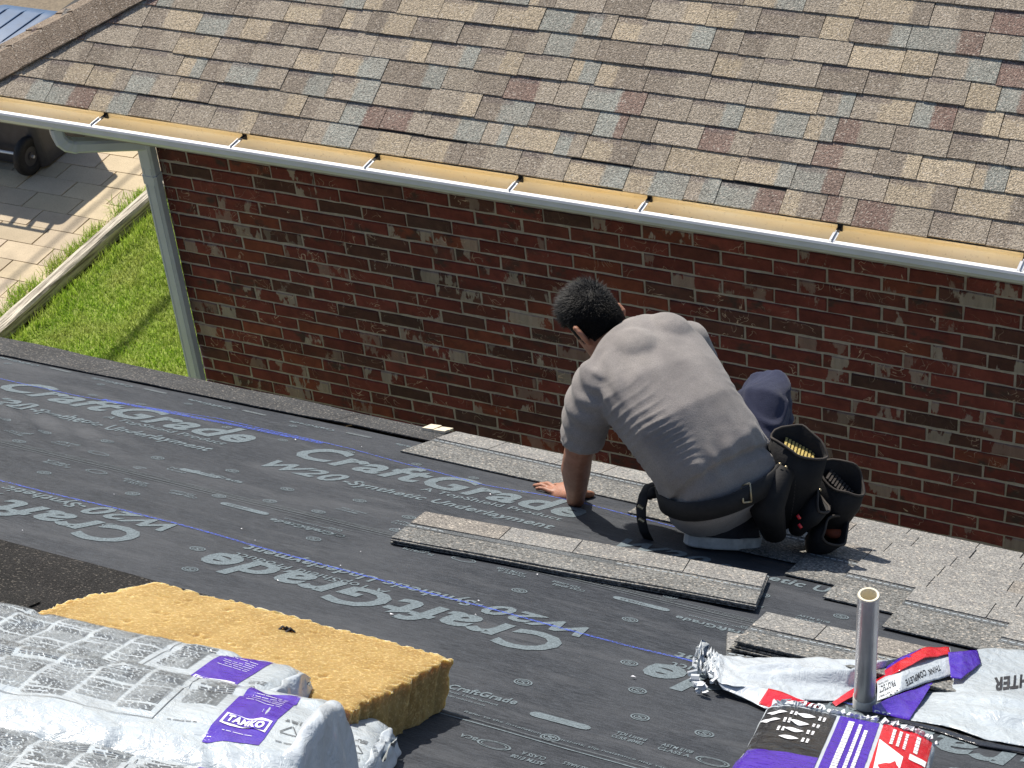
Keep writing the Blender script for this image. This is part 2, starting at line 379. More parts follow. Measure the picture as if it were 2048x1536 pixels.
# weeds growing along the paving side of the timber
gr = MB()
for k in range(70):
    y = random.uniform(7.6, 10.0); x = -7.93 - abs(random.gauss(0, .055)); n_ = noise.noise(Vector((0, y * 2.3, 9)))
    if n_ < -.12: continue
    for j in range(random.randint(20, 60)):
        blade(x + random.gauss(0, .03), y + random.gauss(0, .05), 0, random.uniform(.015, .075), random.uniform(.01, .08), random.uniform(0, 6.28), random.uniform(.0015, .003))
tag(gr.part('edge_weeds', M['weed']), 'straggly weeds growing between the pavers and the timber edging', 'weeds', kind='stuff')
# paving: base plus one mesh per paver
pv = part('paved_path', [(-13, 5, -.012), (-7.9, 5, -.012), (-7.9, 14, -.012), (-13, 14, -.012)], [(0, 1, 2, 3)], M['sand']); tag(pv, kind='structure')
pm = MB(); r_ = .012
pm.box((0, 0, -.02), (1, 1, .04)); bm = bmesh.new(); me = mesh('paver', pm.v, pm.f, M['paver']); bm.from_mesh(me)
bmesh.ops.bevel(bm, geom=[e for e in bm.edges if all(v.co.z > -.001 for v in e.verts)], offset=.012, segments=1, affect='EDGES'); bm.to_mesh(me); bm.free()
pavers = 0
PW, PD = .405, .212
for j in range(26):
    y = 7.15 + j * .214
    for i in range(12):
        x = -8.13 - i * .408 + (.204 if j % 2 else 0)
        if x > -7.95: x0 = -8.13 + .204 - .1
        wx = PW
        if x + PW / 2 > -7.93: wx = (-7.93 - (x - PW / 2)); x = -7.93 - wx / 2
        if wx < .06: continue
        # keep to what the photograph can show
        r = Vector((x, y, 0)) - CAM; dpt = r.dot(FW); ppx = 1024 + F_PX * r.dot(RT) / dpt; ppy = 768 - F_PX * r.dot(UP) / dpt
        if ppx < -160 or ppx > 420 or ppy < 180 or ppy > 720: continue
        o = put('paver', me, pv, Matrix.Translation((x, y, random.uniform(-.002, .003))) @ Matrix.Rotation(random.gauss(0, .008), 4, 'Z') @ Matrix.Rotation(random.gauss(0, .004), 4, 'X') @ Matrix.Diagonal((wx, PD, 1, 1)))
        t = random.uniform(.86, 1.1); o['tone_a'] = (.58 * t, .475 * t, .335 * t * random.uniform(.93, 1.05)); pavers += 1
# timber edging
te = thing('timber_edging', 'weathered pale timber edging between pavers and lawn', 'edging', (-7.83, 8.5, 0))
tv = MB(); rings = []
for j in range(80):
    y = 6.2 + j * .052
    sec = [(-7.885, -.02), (-7.885, .058), (-7.872, .075), (-7.845, .078), (-7.82, .074), (-7.795, .077), (-7.782, .062), (-7.78, -.02)]
    rings.append([Vector((a + .006 * noise.noise(Vector((a * 40, y * 2, 0))), y, b + .008 * noise.noise(Vector((a * 90, y * 3, 5))))) for a, b in sec])
tv.loft(rings); tv.part('timber', M['timber'], te)
# wheeled cart on the paving
ct = thing('wheeled_cart', 'charcoal wheeled rubbish cart with a ribbed blue lid', 'rubbish cart', (-9.2, 9.95, 0))
CXO, CYO = -9.20, 9.98
def cart_ring(z, hx, hy, yo=0, n=5):
    out = []
    for cx, cy, a0 in ((1, 1, 0), (-1, 1, pi / 2), (-1, -1, pi), (1, -1, 3 * pi / 2)):
        for k in range(n):
            a = a0 + pi / 2 * k / (n - 1); out.append(Vector((CXO + cx * (hx - .05) + .05 * cos(a), CYO + yo + cy * (hy - .05) + .05 * sin(a), z)))
    return out
b = MB(); b.loft([cart_ring(.02, .315, .29), cart_ring(.12, .318, .295), cart_ring(.5, .30, .315), cart_ring(.90, .292, .345), cart_ring(.905, .305, .365), cart_ring(.945, .307, .367), cart_ring(.946, .28, .34), cart_ring(.30, .25, .30)])
body = b.part('cart_body', M['cart'], ct)
b = MB(); b.loft([cart_ring(.946, .315, .375), cart_ring(.972, .317, .377), cart_ring(1.0, .285, .34), cart_ring(1.012, .20, .25)]); lid = b.part('cart_lid', M['lid'], ct, True)
for k in (-.16, 0, .16):
    MB().tube([(CXO + k, CYO - .33, .99), (CXO + k, CYO - .22, 1.012), (CXO + k, CYO + .22, 1.014), (CXO + k, CYO + .33, .99)], .009, 8).part('lid_rib', M['lid'], lid, True)
hd = MB().tube([(CXO - .24, CYO - .47, 1.0), (CXO + .24, CYO - .47, 1.0)], .016, 8)
for k in (-.24, -.08, .08, .24): hd.tube([(CXO + k, CYO - .47, 1.0), (CXO + k, CYO - .36, .955)], .02, 8)
hd.part('cart_handle', M['cart'], ct)
MB().tube([(CXO - .30, CYO - .36, .15), (CXO + .30, CYO - .36, .15)], .012, 8).part('axle', M['alu'], ct)
for sx in (-.245, .245):
    wy, wz, R0 = CYO - .36, .15, .15
    prof = [(.075, -.028), (.13, -.032), (.147, -.024), (.15, 0), (.147, .024), (.13, .032), (.075, .028)]
    ww = MB(); ww.loft([[Vector((CXO + sx + b_, wy + a_ * cos(t), wz + a_ * sin(t))) for a_, b_ in prof] for t in [2 * pi * k / 28 for k in range(29)]], cap=False)
    wh = ww.part('wheel', M['tyre'], ct, True)
    h = MB(); h.tube([(CXO + sx - .024, wy, wz), (CXO + sx + .024, wy, wz)], .105, 24); h.tube([(CXO + sx - .034, wy, wz), (CXO + sx + .034, wy, wz)], .03, 12); h.part('hub', M['cart'], wh)
# overhead service cables: their shadows cross the lawn and the paving
for nm, gx, wob, rr in (('service_cable', -7.0, .0, .034), ('service_cable', -8.21, .0, .013)):
    hgt_ = 5.6; ox = SUN.x / SUN.z * hgt_; oy = SUN.y / SUN.z * hgt_
    pts = [(gx + ox + .015 * (k - 4), 2 + k * 2.2 + oy, hgt_ + .012 * (k - 5) ** 2) for k in range(9)]
    tag(MB().tube(pts, rr, 8).part(nm, M['cable']), 'thicker overhead service cable above the lawn' if rr > .02 else 'thinner overhead service cable above the paving', 'cable', 'overhead cables')

# ------------------------------------------------------------------ brick house across the gap
WY = 7.052; WX0 = -5.69
hs = thing('brick_house', 'red brick house with brown shingle roof and pale gutter', 'house', (-2.5, WY, 0))
wall = MB()
wall.box(((WX0 + 3) / 2, WY + .0985, 1.15), (3 - WX0, .19, 2.34))   # core with the mortar face set back
wl = wall.part('wall', M['mortar'], hs)
MB().box((WX0 + .1, WY + 4, 1.15), (.19, 7.6, 2.34)).part('side_wall', M['mortar'], hs)
def brick_me(k):
    bm = bmesh.new(); bmesh.ops.create_cube(bm, size=1)
    for v in bm.verts: v.co = Vector((v.co.x * .243, v.co.y * .06, v.co.z * .0685))
    bmesh.ops.subdivide_edges(bm, edges=[e for e in bm.edges if abs(e.verts[0].co.x - e.verts[1].co.x) > .1], cuts=4)
    bmesh.ops.bevel(bm, geom=[e for e in bm.edges if e.calc_length() < .3 and all(v.co.y < -.02 for v in e.verts) and len(e.link_faces) == 2 and e.calc_face_angle(0) > .5], offset=.0045, segments=1, affect='EDGES')
    for v in bm.verts:
        v.co += Vector((noise.noise(v.co * 30 + Vector((k * 7, 0, 0))), noise.noise(v.co * 24 + Vector((0, k * 5, 0))), noise.noise(v.co * 28 + Vector((0, 0, k * 3))))) * .0032
    me = D.meshes.new('brick'); bm.to_mesh(me); bm.free(); me.materials.append(M['brick']); return me
bmes = [brick_me(k) for k in range(6)]; half = None
LB, CB = .254, .0789
place = []
# vertical phase: a bed joint passes the photo point (417,759); head joints pass (351,392)
r = ray(417, 759); zb = (CAM + r * (WY / r.y)).z; r = ray(351, 392); hj = CAM + r * (WY / r.y)
k0 = round((hj.z - zb) / CB - .5)
for c in range(-30, 30):
    zc = zb + (c + .5) * CB
    if zc < .03 or zc > 2.31: continue
    off = hj.x + (.5 * LB if (c - k0) % 2 else 0) + random.gauss(0, .008)
    i0 = math.ceil((WX0 - off) / LB) - 1
    for i in range(i0, 30):
        xa = max(off + i * LB, WX0); xb = off + (i + 1) * LB
        if xb - xa < .03 or xa > .8: continue
        x = (xa + xb) / 2; r = Vector((x, WY, zc)) - CAM; dpt = r.dot(FW); px = 1024 + F_PX * r.dot(RT) / dpt; py = 768 - F_PX * r.dot(UP) / dpt
        vis = -60 < px < 2130 and py < 1160
        # hidden behind the near roof, the gutter or the roofer
        eave = 683 + .2124 * px
        if py > eave + 25 or py < 238 + .158 * px: vis = False
        if 1250 < px < 1480 and 690 < py < 960: vis = False
        if 1150 < px < 1215 and 600 < py < 680: vis = False
        if 1480 < px < 1680 and 830 < py: vis = False
        place.append((vis, x, zc, xb - xa - .0105))
tones = [((.160, .043, .037), 6), ((.140, .037, .033), 7), ((.120, .038, .032), 5), ((.090, .040, .035), 3), ((.075, .040, .036), 1), ((.185, .054, .036), 2)]
tl = [t for t, n_ in tones for _ in range(n_)]
nvis = sum(1 for p in place if p[0]); rest = MB(); shown = 0; fa = []
place.sort(key=lambda q: (not q[0], (Vector((q[1], WY, q[2])) - CAM).length))
def brick_look():
    t = random.choice(tl); f_ = random.uniform(.85, 1.18)
    return tuple(a * f_ for a in t), random.choice((0., 0., 0., 0., 0., 0., .45, .75, .95)), random.choice((0., 0., .4, .9)), random.choice((.2, .5, .8, .9))
for vis, x, z, L in place:
    yy = WY + .0275 + random.uniform(-.0035, .0035); lk = brick_look()
    if vis and shown < 300:
        o = put('brick', random.choice(bmes), wl, Matrix.Translation((x, yy, z + random.gauss(0, .0012))) @ Matrix.Rotation(random.gauss(0, .004), 4, 'Y') @ Matrix.Diagonal((L / .243, 1, 1, 1)))
        o['tone_a'], o['slurry'], o['flash'], o['scratch'] = lk; shown += 1
    else:
        bm_ = random.choice(bmes); rest.add([Vector((v.co.x * L / .243 + x, v.co.y + yy, v.co.z + z)) for v in bm_.vertices], [tuple(p.vertices) for p in bm_.polygons]); fa += [lk + (random.random(),)] * len(bm_.polygons)
rb = rest.part('brick_infill', M['brickj'], wl); rb['kind'] = 'stuff'
ca = rb.data.attributes.new('tone_a', 'FLOAT_COLOR', 'FACE'); ca.data.foreach_set('color', [c for q in fa for c in (*q[0], 1.)])
for n_, nm in ((1, 'slurry'), (2, 'flash'), (3, 'scratch'), (4, 'chance')): rb.data.attributes.new(nm, 'FLOAT', 'FACE').data.foreach_set('value', [q[n_] for q in fa])
print('bricks in view', nvis, 'objects', shown, 'pavers', pavers)

# roof of the brick house
EY, EZ, S2 = 6.75, 2.4528, .512
def R2(x, t, h=0.0): return Vector((x, EY + t * cos(S2) - h * sin(S2), EZ + t * sin(S2) + h * cos(S2)))
HX0, HY0, HDX, HDY = -6.472, 6.936, .445, .369              # hip line through two measured points
def hip_x(t): return HX0 + (EY + t * cos(S2) - HY0) * HDX / HDY
XR = .75
rf = MB()
TT = 2.6
rf.add([R2(hip_x(0), .012, -.02), R2(XR, .012, -.02), R2(XR, TT, -.02), R2(hip_x(TT), TT, -.02)], [(0, 1, 2, 3)])
# hipped end falling away on the left, and the back slope
hp0, hp1 = R2(hip_x(0), 0, -.02), R2(hip_x(TT), TT, -.02)
rf.add([hp0, hp1, Vector((hp1.x, 16, hp1.z)), Vector((hp0.x, 16, hp0.z))], [(0, 1, 2, 3)])
roof = rf.part('roof', M['asphalt'], hs)
tb = MB(); tb.add([(0, 0, -.006), (1, 0, -.006), (1, 1.35, -.004), (0, 1.35, -.004), (0, 0, 0), (.25, .006, .0004), (.5, -.004, 0), (.75, .004, .0004), (1, 0, 0), (1, 1.35, 0), (0, 1.35, 0)],
    [(0, 1, 8, 7, 6, 5, 4), (4, 5, 6, 7, 8, 9, 10), (0, 4, 10, 3), (1, 2, 9, 8), (2, 3, 10, 9), (0, 3, 2, 1)])
tme = [mesh('shingle', tb.v, tb.f, M['tab'])]
tb2 = MB(); tb2.add([v + Vector((0, .012 * noise.noise(Vector((v.x * 4, 0, 3))), 0)) if v.y < .1 else v for v in tb.v], tb.f); tme.append(mesh('shingle', tb2.v, tb2.f, M['tab']))
TAN, GRN, RED, BRN, GRY = (.425, .352, .25), (.31, .312, .272), (.225, .155, .126), (.255, .214, .168), (.335, .287, .224)
EXPO = .1300
tabs = 0
for rI in range(14):
    t0 = rI * EXPO - .012; x = hip_x(t0) + random.uniform(-.3, -.1) - .1; stag = 0
    while x < XR - .05:
        wd = random.choice((.14, .19, .22, .24, .255, .27, .29, .32)) + random.uniform(-.008, .008)
        xa = x; x += wd
        # clip at the hip, keep what can be seen
        xh = hip_x(t0 + EXPO * .4) + .02
        if x < xh + .03: continue
        if xa < xh: xa = xh; 
        wd = x - xa
        cpt = R2(xa + wd / 2, t0 + .06); r = cpt - CAM; dpt = r.dot(FW); ppx = 1024 + F_PX * r.dot(RT) / dpt; ppy = 768 - F_PX * r.dot(UP) / dpt
        if ppx < -150 or ppx > 2190 or ppy < -75: continue
        lift = .0055 + random.choice((0, 0, .0015, .003))
        # each tab lies on the one below: raised at the butt, pitched a little flatter than the deck
        m = Matrix.Translation(R2(xa + .0018, t0 + random.choice((0, 0, .003, -.004)), lift + .0065)) @ Matrix.Rotation(S2 - .052 + random.gauss(0, .006), 4, 'X') @ Matrix.Rotation(random.gauss(0, .003), 4, 'Z') @ Matrix.Diagonal((wd - .0036, EXPO, 1, 1))
        o = put('shingle', random.choice(tme), roof, m); tabs += 1
        a, b_ = random.choice(((TAN, TAN), (TAN, GRY), (GRN, RED), (BRN, TAN), (GRY, GRN), (GRY, GRY), (GRY, TAN), (BRN, GRN), (TAN, GRN), (GRY, BRN), (RED, GRY), (GRN, GRY), (BRN, GRY), (GRY, GRY), (TAN, BRN), (BRN, BRN)))
        f_ = random.uniform(.9, 1.12); o['tone_a'] = tuple(q * f_ for q in a); o['tone_b'] = tuple(q * f_ for q in b_)
        o['split'] = random.uniform(.35, .72); o['band'] = random.choice((0., .0, .45, .55, .6, .62)) if wd > .14 else 0.
print('tabs', tabs)
# starter course and drip edge under the first shingles
part('starter_course', [R2(hip_x(0), -.006, .004), R2(XR, -.006, .004), R2(XR, .14, .006), R2(hip_x(0), .14, .006), R2(hip_x(0), -.006, -.002), R2(XR, -.006, -.002)], [(0, 1, 2, 3), (0, 4, 5, 1)], M['asphalt'], roof)
# hip caps
for k in range(9):
    t0 = -.10 + k * .125; a = R2(hip_x(t0), t0, .032); b_ = R2(hip_x(t0 + .17), t0 + .17, .021)
    e = (b_ - a).normalized(); down = (R2(1, 0) - R2(0, 0)); up2 = Vector((0, -sin(S2), cos(S2))); side = up2.cross(e).normalized() * -1
    wid = .165; o2 = Vector((-1, .35, -.32)).normalized()
    q = MB(); th = Vector((0, 0, -.011))
    if side.x < 0: side = -side
    mid = lambda p: p + Vector((0, 0, .006))
    pts = [a + side * wid, a + side * wid * .4 + up2 * .004, mid(a), a + o2 * wid * .5, a + o2 * wid * 1.1]
    pt2 = [p + (b_ - a) for p in pts]
    q.add(pts + pt2 + [p + th for p in pts], [(i, i + 1, i + 6, i + 5) for i in range(4)] + [(i + 1, i, i + 10, i + 11) for i in range(4)] + [(0, 5, 10)])
    q.part('hip_cap', M['hip'], roof)
# fascia, soffit, gutter, brackets, downspout
GLX = -6.62
part('fascia', [(GLX, EY + .03, EZ - .02), (XR, EY + .03, EZ - .02), (XR, EY + .03, EZ - .19), (GLX, EY + .03, EZ - .19)], [(0, 1, 2, 3)], M['fascia'], hs)
part('soffit', [(GLX, EY + .03, EZ - .185), (XR, EY + .03, EZ - .185), (XR, WY + .02, EZ - .185), (GLX, WY + .02, EZ - .185)], [(0, 1, 2, 3)], M['fascia'], hs)
LZ, LY = 2.4247, 6.62
gp = [(6.752, LZ + .012), (6.752, LZ - .004)]
for k in range(9): a = pi * .5 * k / 8; gp.append((6.752 - .052 * (1 - cos(a)) , LZ - .004 - .058 * sin(a)))
for k in range(1, 7): a = pi * .5 * k / 6; gp.append((6.700 - .060 * sin(a) , LZ - .062 + .046 * (1 - cos(a))))
gp.append((6.628, LZ))
gin = MB().loft([[Vector((x, y, z)) for y, z in gp] for x in (GLX, -5, -4, -3, -2, -1, 0, XR)], cap=False, closed=False); gin.f = [f[::-1] for f in gin.f]
go = [(6.628, LZ), (6.626, LZ + .006), (6.608, LZ + .006), (6.606, LZ - .006), (6.612, LZ - .012), (6.612, LZ - .034), (6.618, LZ - .040), (6.635, LZ - .062), (6.66, LZ - .074), (6.772, LZ - .076)]
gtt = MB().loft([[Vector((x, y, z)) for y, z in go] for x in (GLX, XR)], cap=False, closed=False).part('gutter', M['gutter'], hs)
gin.part('gutter_trough', M['gutin'], gtt, True)
MB().loft([[Vector((x, y, z)) for y, z in ((6.632, LZ + .003), (6.627, LZ + .010), (6.604, LZ + .010), (6.598, LZ + .001))] for x in (GLX, XR)], cap=False, closed=False).part('gutter_lip', M['lip'], gtt)
for hx in (205, 482, 748, 1034, 1292, 1672, 2044):
    r = ray(hx, 250 + .16 * hx - 18); p = CAM + r * ((6.69) / r.y); x = p.x
    h = MB(); h.box((x, 6.652, LZ + .010), (.026, .075, .004)); h.box((x, 6.652, LZ + .016), (.003, .075, .012)); 
    hb = h.part('gutter_bracket', M['alu'], gtt)
    MB().box((x, 6.722, LZ + .006), (.018, .066, .004)).box((x, 6.747, LZ + .0), (.022, .006, .03)).part('bracket_arm', M['asphalt'], gtt)
# downspout: outlet, bend back under the soffit, run to the wall corner, then down
dn = MB(); ox = -5.99
def rect(c, ax1, ax2, a, b, f=.012):
    c = Vector(c); return [c + ax1 * x + ax2 * y for x, y in ((a - f, b), (-a + f, b), (-a, b - f), (-a, -b + f), (-a + f, -b), (a - f, -b), (a, -b + f), (a, b - f))]
X_, Y_, Z_ = Vector((1, 0, 0)), Vector((0, 1, 0)), Vector((0, 0, 1))
DSX = -5.708
path = [((ox, 6.68, LZ - .07), -Z_), ((ox, 6.68, LZ - .11), -Z_)]
t_end = (Vector((DSX, WY - .05, LZ - .29)) - Vector((ox + .03, 6.71, LZ - .205))).normalized()
for k in range(1, 8):
    q = k / 7; d_ = (-Z_ * (1 - q) + t_end * q).normalized(); path.append((Vector(path[-1][0]) + d_ * .020, d_))
path.append((Vector((DSX, WY - .06, LZ - .285)), t_end))
rg = []
for i, (c, d_) in enumerate(path):
    s_ = Vector((t_end.y, -t_end.x, 0)).normalized(); u_ = d_.cross(s_).normalized(); rib = .0025 if 2 <= i <= 8 and i % 2 else 0
    rg.append(rect(c, s_, u_, .041 + rib, .032 + rib))
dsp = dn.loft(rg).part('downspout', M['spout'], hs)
v2 = MB(); v2.loft([rect((DSX, WY - .052, z), X_, Y_, a, b) for z, a, b in ((LZ - .235, .040, .034), (LZ - .29, .046, .039), (LZ - .30, .046, .039), (LZ - .302, .042, .035), (LZ - .47, .042, .035), (LZ - .472, .045, .038), (LZ - .52, .045, .038), (LZ - .522, .041, .034), (.12, .041, .034))])
for zz in (-.028, .028): v2.box((DSX + zz * .8, WY - .0875, 1.0), (.008, .004, 2.0))
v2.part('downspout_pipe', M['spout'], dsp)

# ------------------------------------------------------------------ the near house: roof being re-covered
nh = thing('reroofed_house', 'near roof under repair covered in dark printed underlayment', 'house roof', (0, 4, 0))
EV = 5.315                                                   # eave, measured down the slope
part('roof_deck', [RP(-9, -1.5, -.02), RP(1.6, -1.5, -.02), RP(1.6, EV, -.02), RP(-9, EV, -.02)], [(0, 1, 2, 3)], M['deck'], nh)
pe = RP(0, EV, 0)
MB().add([(-9, pe.y, pe.z), (1.6, pe.y, pe.z), (1.6, pe.y, pe.z - .2), (-9, pe.y, pe.z - .2)], [(0, 1, 2, 3)]).part('near_fascia', M['fascia'], nh)
MB().add([(-9, pe.y - .35, pe.z - .2), (1.6, pe.y - .35, pe.z - .2), (1.6, pe.y - .35, 0), (-9, pe.y - .35, 0)], [(0, 1, 2, 3)]).part('near_wall', M['mortar'], nh)

def HU(u, v):                                                # gentle ripples of the laid sheet
    z = .0045 * noise.noise(Vector((u * 1.3, v * 2.6, 0))) + .0016 * noise.noise(Vector((u * 5, v * 9, 3))) + .0022 * max(0, noise.noise(Vector((u * 2.2 + v * 3, v * 1.2 - u * .8, 8)))) * sin(v * 30 + u * 16)
    g = math.exp(-((u + 3.75) / .42) ** 2 - ((v - 4.18) / .20) ** 2)
    z += g * .006 * sin((v * .8 + u * .62) * 62 + 2 * noise.noise(Vector((u * 3, v * 3, 1))))
    d = (v - 3.985 - .12 * (u + 2.6)); z += .007 * math.exp(-(d / .02) ** 2) * max(0, 1 - abs((u + 2.85) / .55)) 
    g2 = math.exp(-((u + 2.12) / .10) ** 2 - ((v - 4.16) / .10) ** 2); z += g2 * .004 * sin(u * 95 + v * 60)
    return z
rolls = []
for k, (va, vb, h) in enumerate(((3.78, 5.10, 0.0), (2.52, 3.93, .002), (1.0, 2.665, .004))):
    nu, nv = 250, int((vb - va) / .022)
    vs = []; fs = []
    for j in range(nv + 1):
        v = va + (vb - va) * j / nv
        for i in range(nu + 1):
            u = -5.9 + 7.2 * i / nu; vs.append(RP(u, v, HU(u, v) + h))
    for j in range(nv):
        for i in range(nu): a = j * (nu + 1) + i; fs.append((a, a + nu + 1, a + nu + 2, a + 1))
    rolls.append(part('underlayment', vs, [f[::-1] for f in fs], M['under'], nh, True))
def roll_of(v): return 0 if v > 3.93 else (1 if v > 2.665 else 2)
PR = {}
def prt(kind, k): return PR.setdefault((kind, k), MB())
def ink(vs2, fs, kind='print', own=None):                              # flat print lying on the sheet
    k = roll_of(sum(v for u, v in vs2) / len(vs2))
    (own if own is not None else prt(kind, k)).add([RP(u, v, HU(u, v) + .002 * k + .0014) for u, v in vs2], fs)
def letter(body, u0, u1, v0, cap, flip=False, off=.0, shear=0., kind='print', ml=None, slope=0.):
    vs, fs = text(body, off, shear, ml if ml else .03 / abs(u1 - u0) if abs(u1 - u0) > .3 else None)
    if not flip: q = [(u0 + x * (u1 - u0), v0 + y * cap + slope * x) for x, y in vs]
    else: q = [(u1 - x * (u1 - u0), v0 - y * cap + slope * x) for x, y in vs]
    if cap > .04:                                            # the large words are pieces of their own
        k = roll_of(v0); b_ = MB(); ink(q, fs, kind, b_)
        if u1 > -5 and u0 < .4: b_.part('printed_word', M['print'], rolls[k])
    else: ink(q, fs, kind)
def pill(u0, u1, v, hh, kind='print'):
    pts = [(u1 - hh + hh * cos(a), v + hh * sin(a)) for a in [-pi / 2 + pi * k / 8 for k in range(9)]] + [(u0 + hh + hh * cos(a), v + hh * sin(a)) for a in [pi / 2 + pi * k / 8 for k in range(9)]]
    ink(pts, [tuple(range(len(pts)))], kind)
def ring(u, v, R0=.021):
    n = 18
    for ra, rb in ((R0, R0 * .82), (R0 * .66, R0 * .52)):
        pts = [(u + ra * cos(2 * pi * k / n), v + ra * sin(2 * pi * k / n)) for k in range(n)] + [(u + rb * cos(2 * pi * k / n), v + rb * sin(2 * pi * k / n)) for k in range(n)]
        ink(pts, [(k, (k + 1) % n, n + (k + 1) % n, n + k) for k in range(n)])
    vs, fs = text('S', .02); ink([(u + (x - .5) * R0 * .6, v + (y - .5) * R0 * .8) for x, y in vs], fs)
def etl(u, v, s=1):
    n = 22; R0 = .036 * s
    for ra, rb in ((1, .88), (.76, .69)):
        pts = [(u + R0 * ra * cos(2 * pi * k / n), v + R0 * .62 * ra * sin(2 * pi * k / n)) for k in range(n)] + [(u + R0 * rb * cos(2 * pi * k / n), v + R0 * .62 * rb * sin(2 * pi * k / n)) for k in range(n)]
        ink(pts, [(k, (k + 1) % n, n + (k + 1) % n, n + k) for k in range(n)])
def rule(u0, u1, v, wd=.004, kind='printf', sl=0.):
    n = max(2, int((u1 - u0) / .06)); pts = [(u0 + (u1 - u0) * k / n, v + sl * k / n) for k in range(n + 1)]
    ink(pts + [(a, b_ + wd) for a, b_ in pts], [(k, k + 1, n + 2 + k, n + 1 + k) for k in range(n)], kind)
PER = 1.185
# printed rows of the lower sheet: letters upright to the camera
for k in range(-2, 3):
    o = k * PER
    letter('CraftGrade', -2.925 + o, -1.925 + o, 4.515, .205, off=.030, shear=.14) if k != 1 else None
    letter('A TopShield Product', -2.415 + o, -1.945 + o, 4.445, .046, off=.016) if k != 1 else None
    letter('W20', -2.905 + o, -2.635 + o, 4.300, .118, off=.030, shear=.28)
    letter('-Synthetic Underlayment', -2.625 + o, -1.925 + o, 4.318, .068, off=.026, shear=.10)
    # row of the upper sheet: the same print the other way up
    letter('CraftGrade', -2.435 + o, -1.462 + o, 3.335, .165, True, off=.030, shear=.14)
    letter('A TopShield Product', -2.40 + o, -1.955 + o, 3.368, .044, True, off=.012)
    letter('W20', -1.722 + o, -1.455 + o, 3.470, .095, True, off=.030, shear=.28)
    letter('-Synthetic Underlayment', -2.415 + o, -1.735 + o, 3.452, .056, True, off=.026, shear=.10)
for k in range(-3, 5):
    o = k * PER * .5 + (.02 if k % 2 else 0)
    # small print along the sheet laps
    letter('CraftGrade', -2.531 + o * 2 % 2.37 - 1.185 + (0 if k % 2 else .0), -2.331 + o * 2 % 2.37 - 1.185, 3.755, .030, True, off=.03) if k < 1 else None
for u in (-3.71, -2.525, -1.335, -.15):
    letter('CraftGrade', u, u + .20, 3.752, .034, True, off=.03); letter('Synthetic Underlayment', u + .02, u + .20, 3.785, .012, True, off=.01); letter('W20', u + .155, u + .20, 3.80, .014, True, off=.03)
    rule(u, u + .22, 3.812, .003)
    pill(u - .185, u - .03, 3.778, .0155); letter('TOPSHIELD', u - .165, u - .05, 3.786, .017, True, off=.02, kind='dark')
    for a, b_, t1, t2 in ((-.36, -.25, 'TDI Listed', 'CCRR #0482'), (-.52, -.42, 'ASTM E108', 'CLASS A'), (-.80, -.69, 'FBCA', 'FL #38178')):
        letter(t1, u + a, u + a + .08, 3.80, .020, True, off=.02); letter(t2, u + a + .01, u + b_ - .01, 3.775, .018, True, off=.02)
    etl(u - .62, 3.79)
    for a, t1, t2 in ((.06, 'TDI Listed', 'CCRR #0482'), (.24, 'ASTM E108', 'CLASS A'), (.66, 'NAILS', 'W20')):
        letter(t1, u + a, u + a + .085, 4.025, .018, off=.02); letter(t2, u + a, u + a + .07, 3.998, .016, off=.02)
    etl(u + .42, 4.0); pill(u - .50, u - .36, 4.045, .0155); letter('TOPSHIELD', u - .485, u - .375, 4.038, .017, off=.02, kind='dark')
    letter('CraftGrade', u + .72, u + .90, 4.04, .03, off=.03)
    # near lap
    letter('CraftGrade', u + .94 + .05, u + 1.145, 2.815, .034, off=.03, slope=.012); letter('Synthetic Underlayment', u + .98, u + 1.12, 2.792, .013, off=.01); letter('topshieldproducts.com', u + .97, u + 1.10, 2.768, .011, off=.01)
    pill(u + 1.19, u + 1.325, 2.805, .0165); letter('TOPSHIELD', u + 1.205, u + 1.31, 2.797, .017, off=.02, kind='dark')
    for a, t1, t2 in ((1.375, 'TDI Listed', 'CCRR #0482'), (1.475, 'ASTM E108', 'CLASS A')):
        letter(t1, u + a, u + a + .066, 2.815, .018, off=.02); letter(t2, u + a, u + a + .068, 2.79, .018, off=.02)
    etl(u + 1.59, 2.80)
    letter('ASTM E108', u + 1.265, u + 1.335, 2.545, .018, True, off=.02); letter('CLASS A', u + 1.275, u + 1.325, 2.573, .018, True, off=.02); letter('FBCA', u + 1.14, u + 1.185, 2.578, .020, True, off=.02); etl(u + 1.215, 2.565); letter('ROOFING NAILS', u + 1.36, u + 1.45, 2.58, .016, True, off=.02)
rule(-5.5, 1.2, 3.868, .006, sl=-.02); rule(-5.5, 1.2, 3.848, .003, sl=-.02); rule(-5.5, 1.2, 3.895, .003, sl=-.02)
rule(-2.6, 1.2, 2.668, .005, 'print', sl=-.05); rule(-2.6, 1.2, 2.688, .003, sl=-.05)
for k in range(7): letter('Refer to the installation instructions; slip resistance may vary depending on weather, surface and slope', -4.6 + k * .82, -3.85 + k * .82, 3.874 - .02 * k / 7 + .006, .010, off=.006, kind='printf'); letter('Refer to the installation instructions; slip resistance may vary', -3.0 + k * .52, -2.55 + k * .52, 2.700, .012, off=.006, slope=-.006)
for k in range(9): letter('CraftGrade', -5.3 + k * .42, -5.12 + k * .42, 5.0, .030, True, off=.03); pill(-5.08 + k * .42, -4.98 + k * .42, 5.0, .012, 'printf')
for u, v in ((-1.292, 3.283), (-1.424, 2.972), (-1.143, 2.947), (-1.244, 2.695), (-1.207, 3.106), (-1.721, 3.629), (-1.414, 3.618), (-2.478, 3.925), (-2.336, 3.649), (-2.487, 3.317), (-2.398, 3.148), (-2.762, 3.323), (-2.758, 3.842), (-3.229, 3.656), (-2.928, 3.661)): ring(u, v)
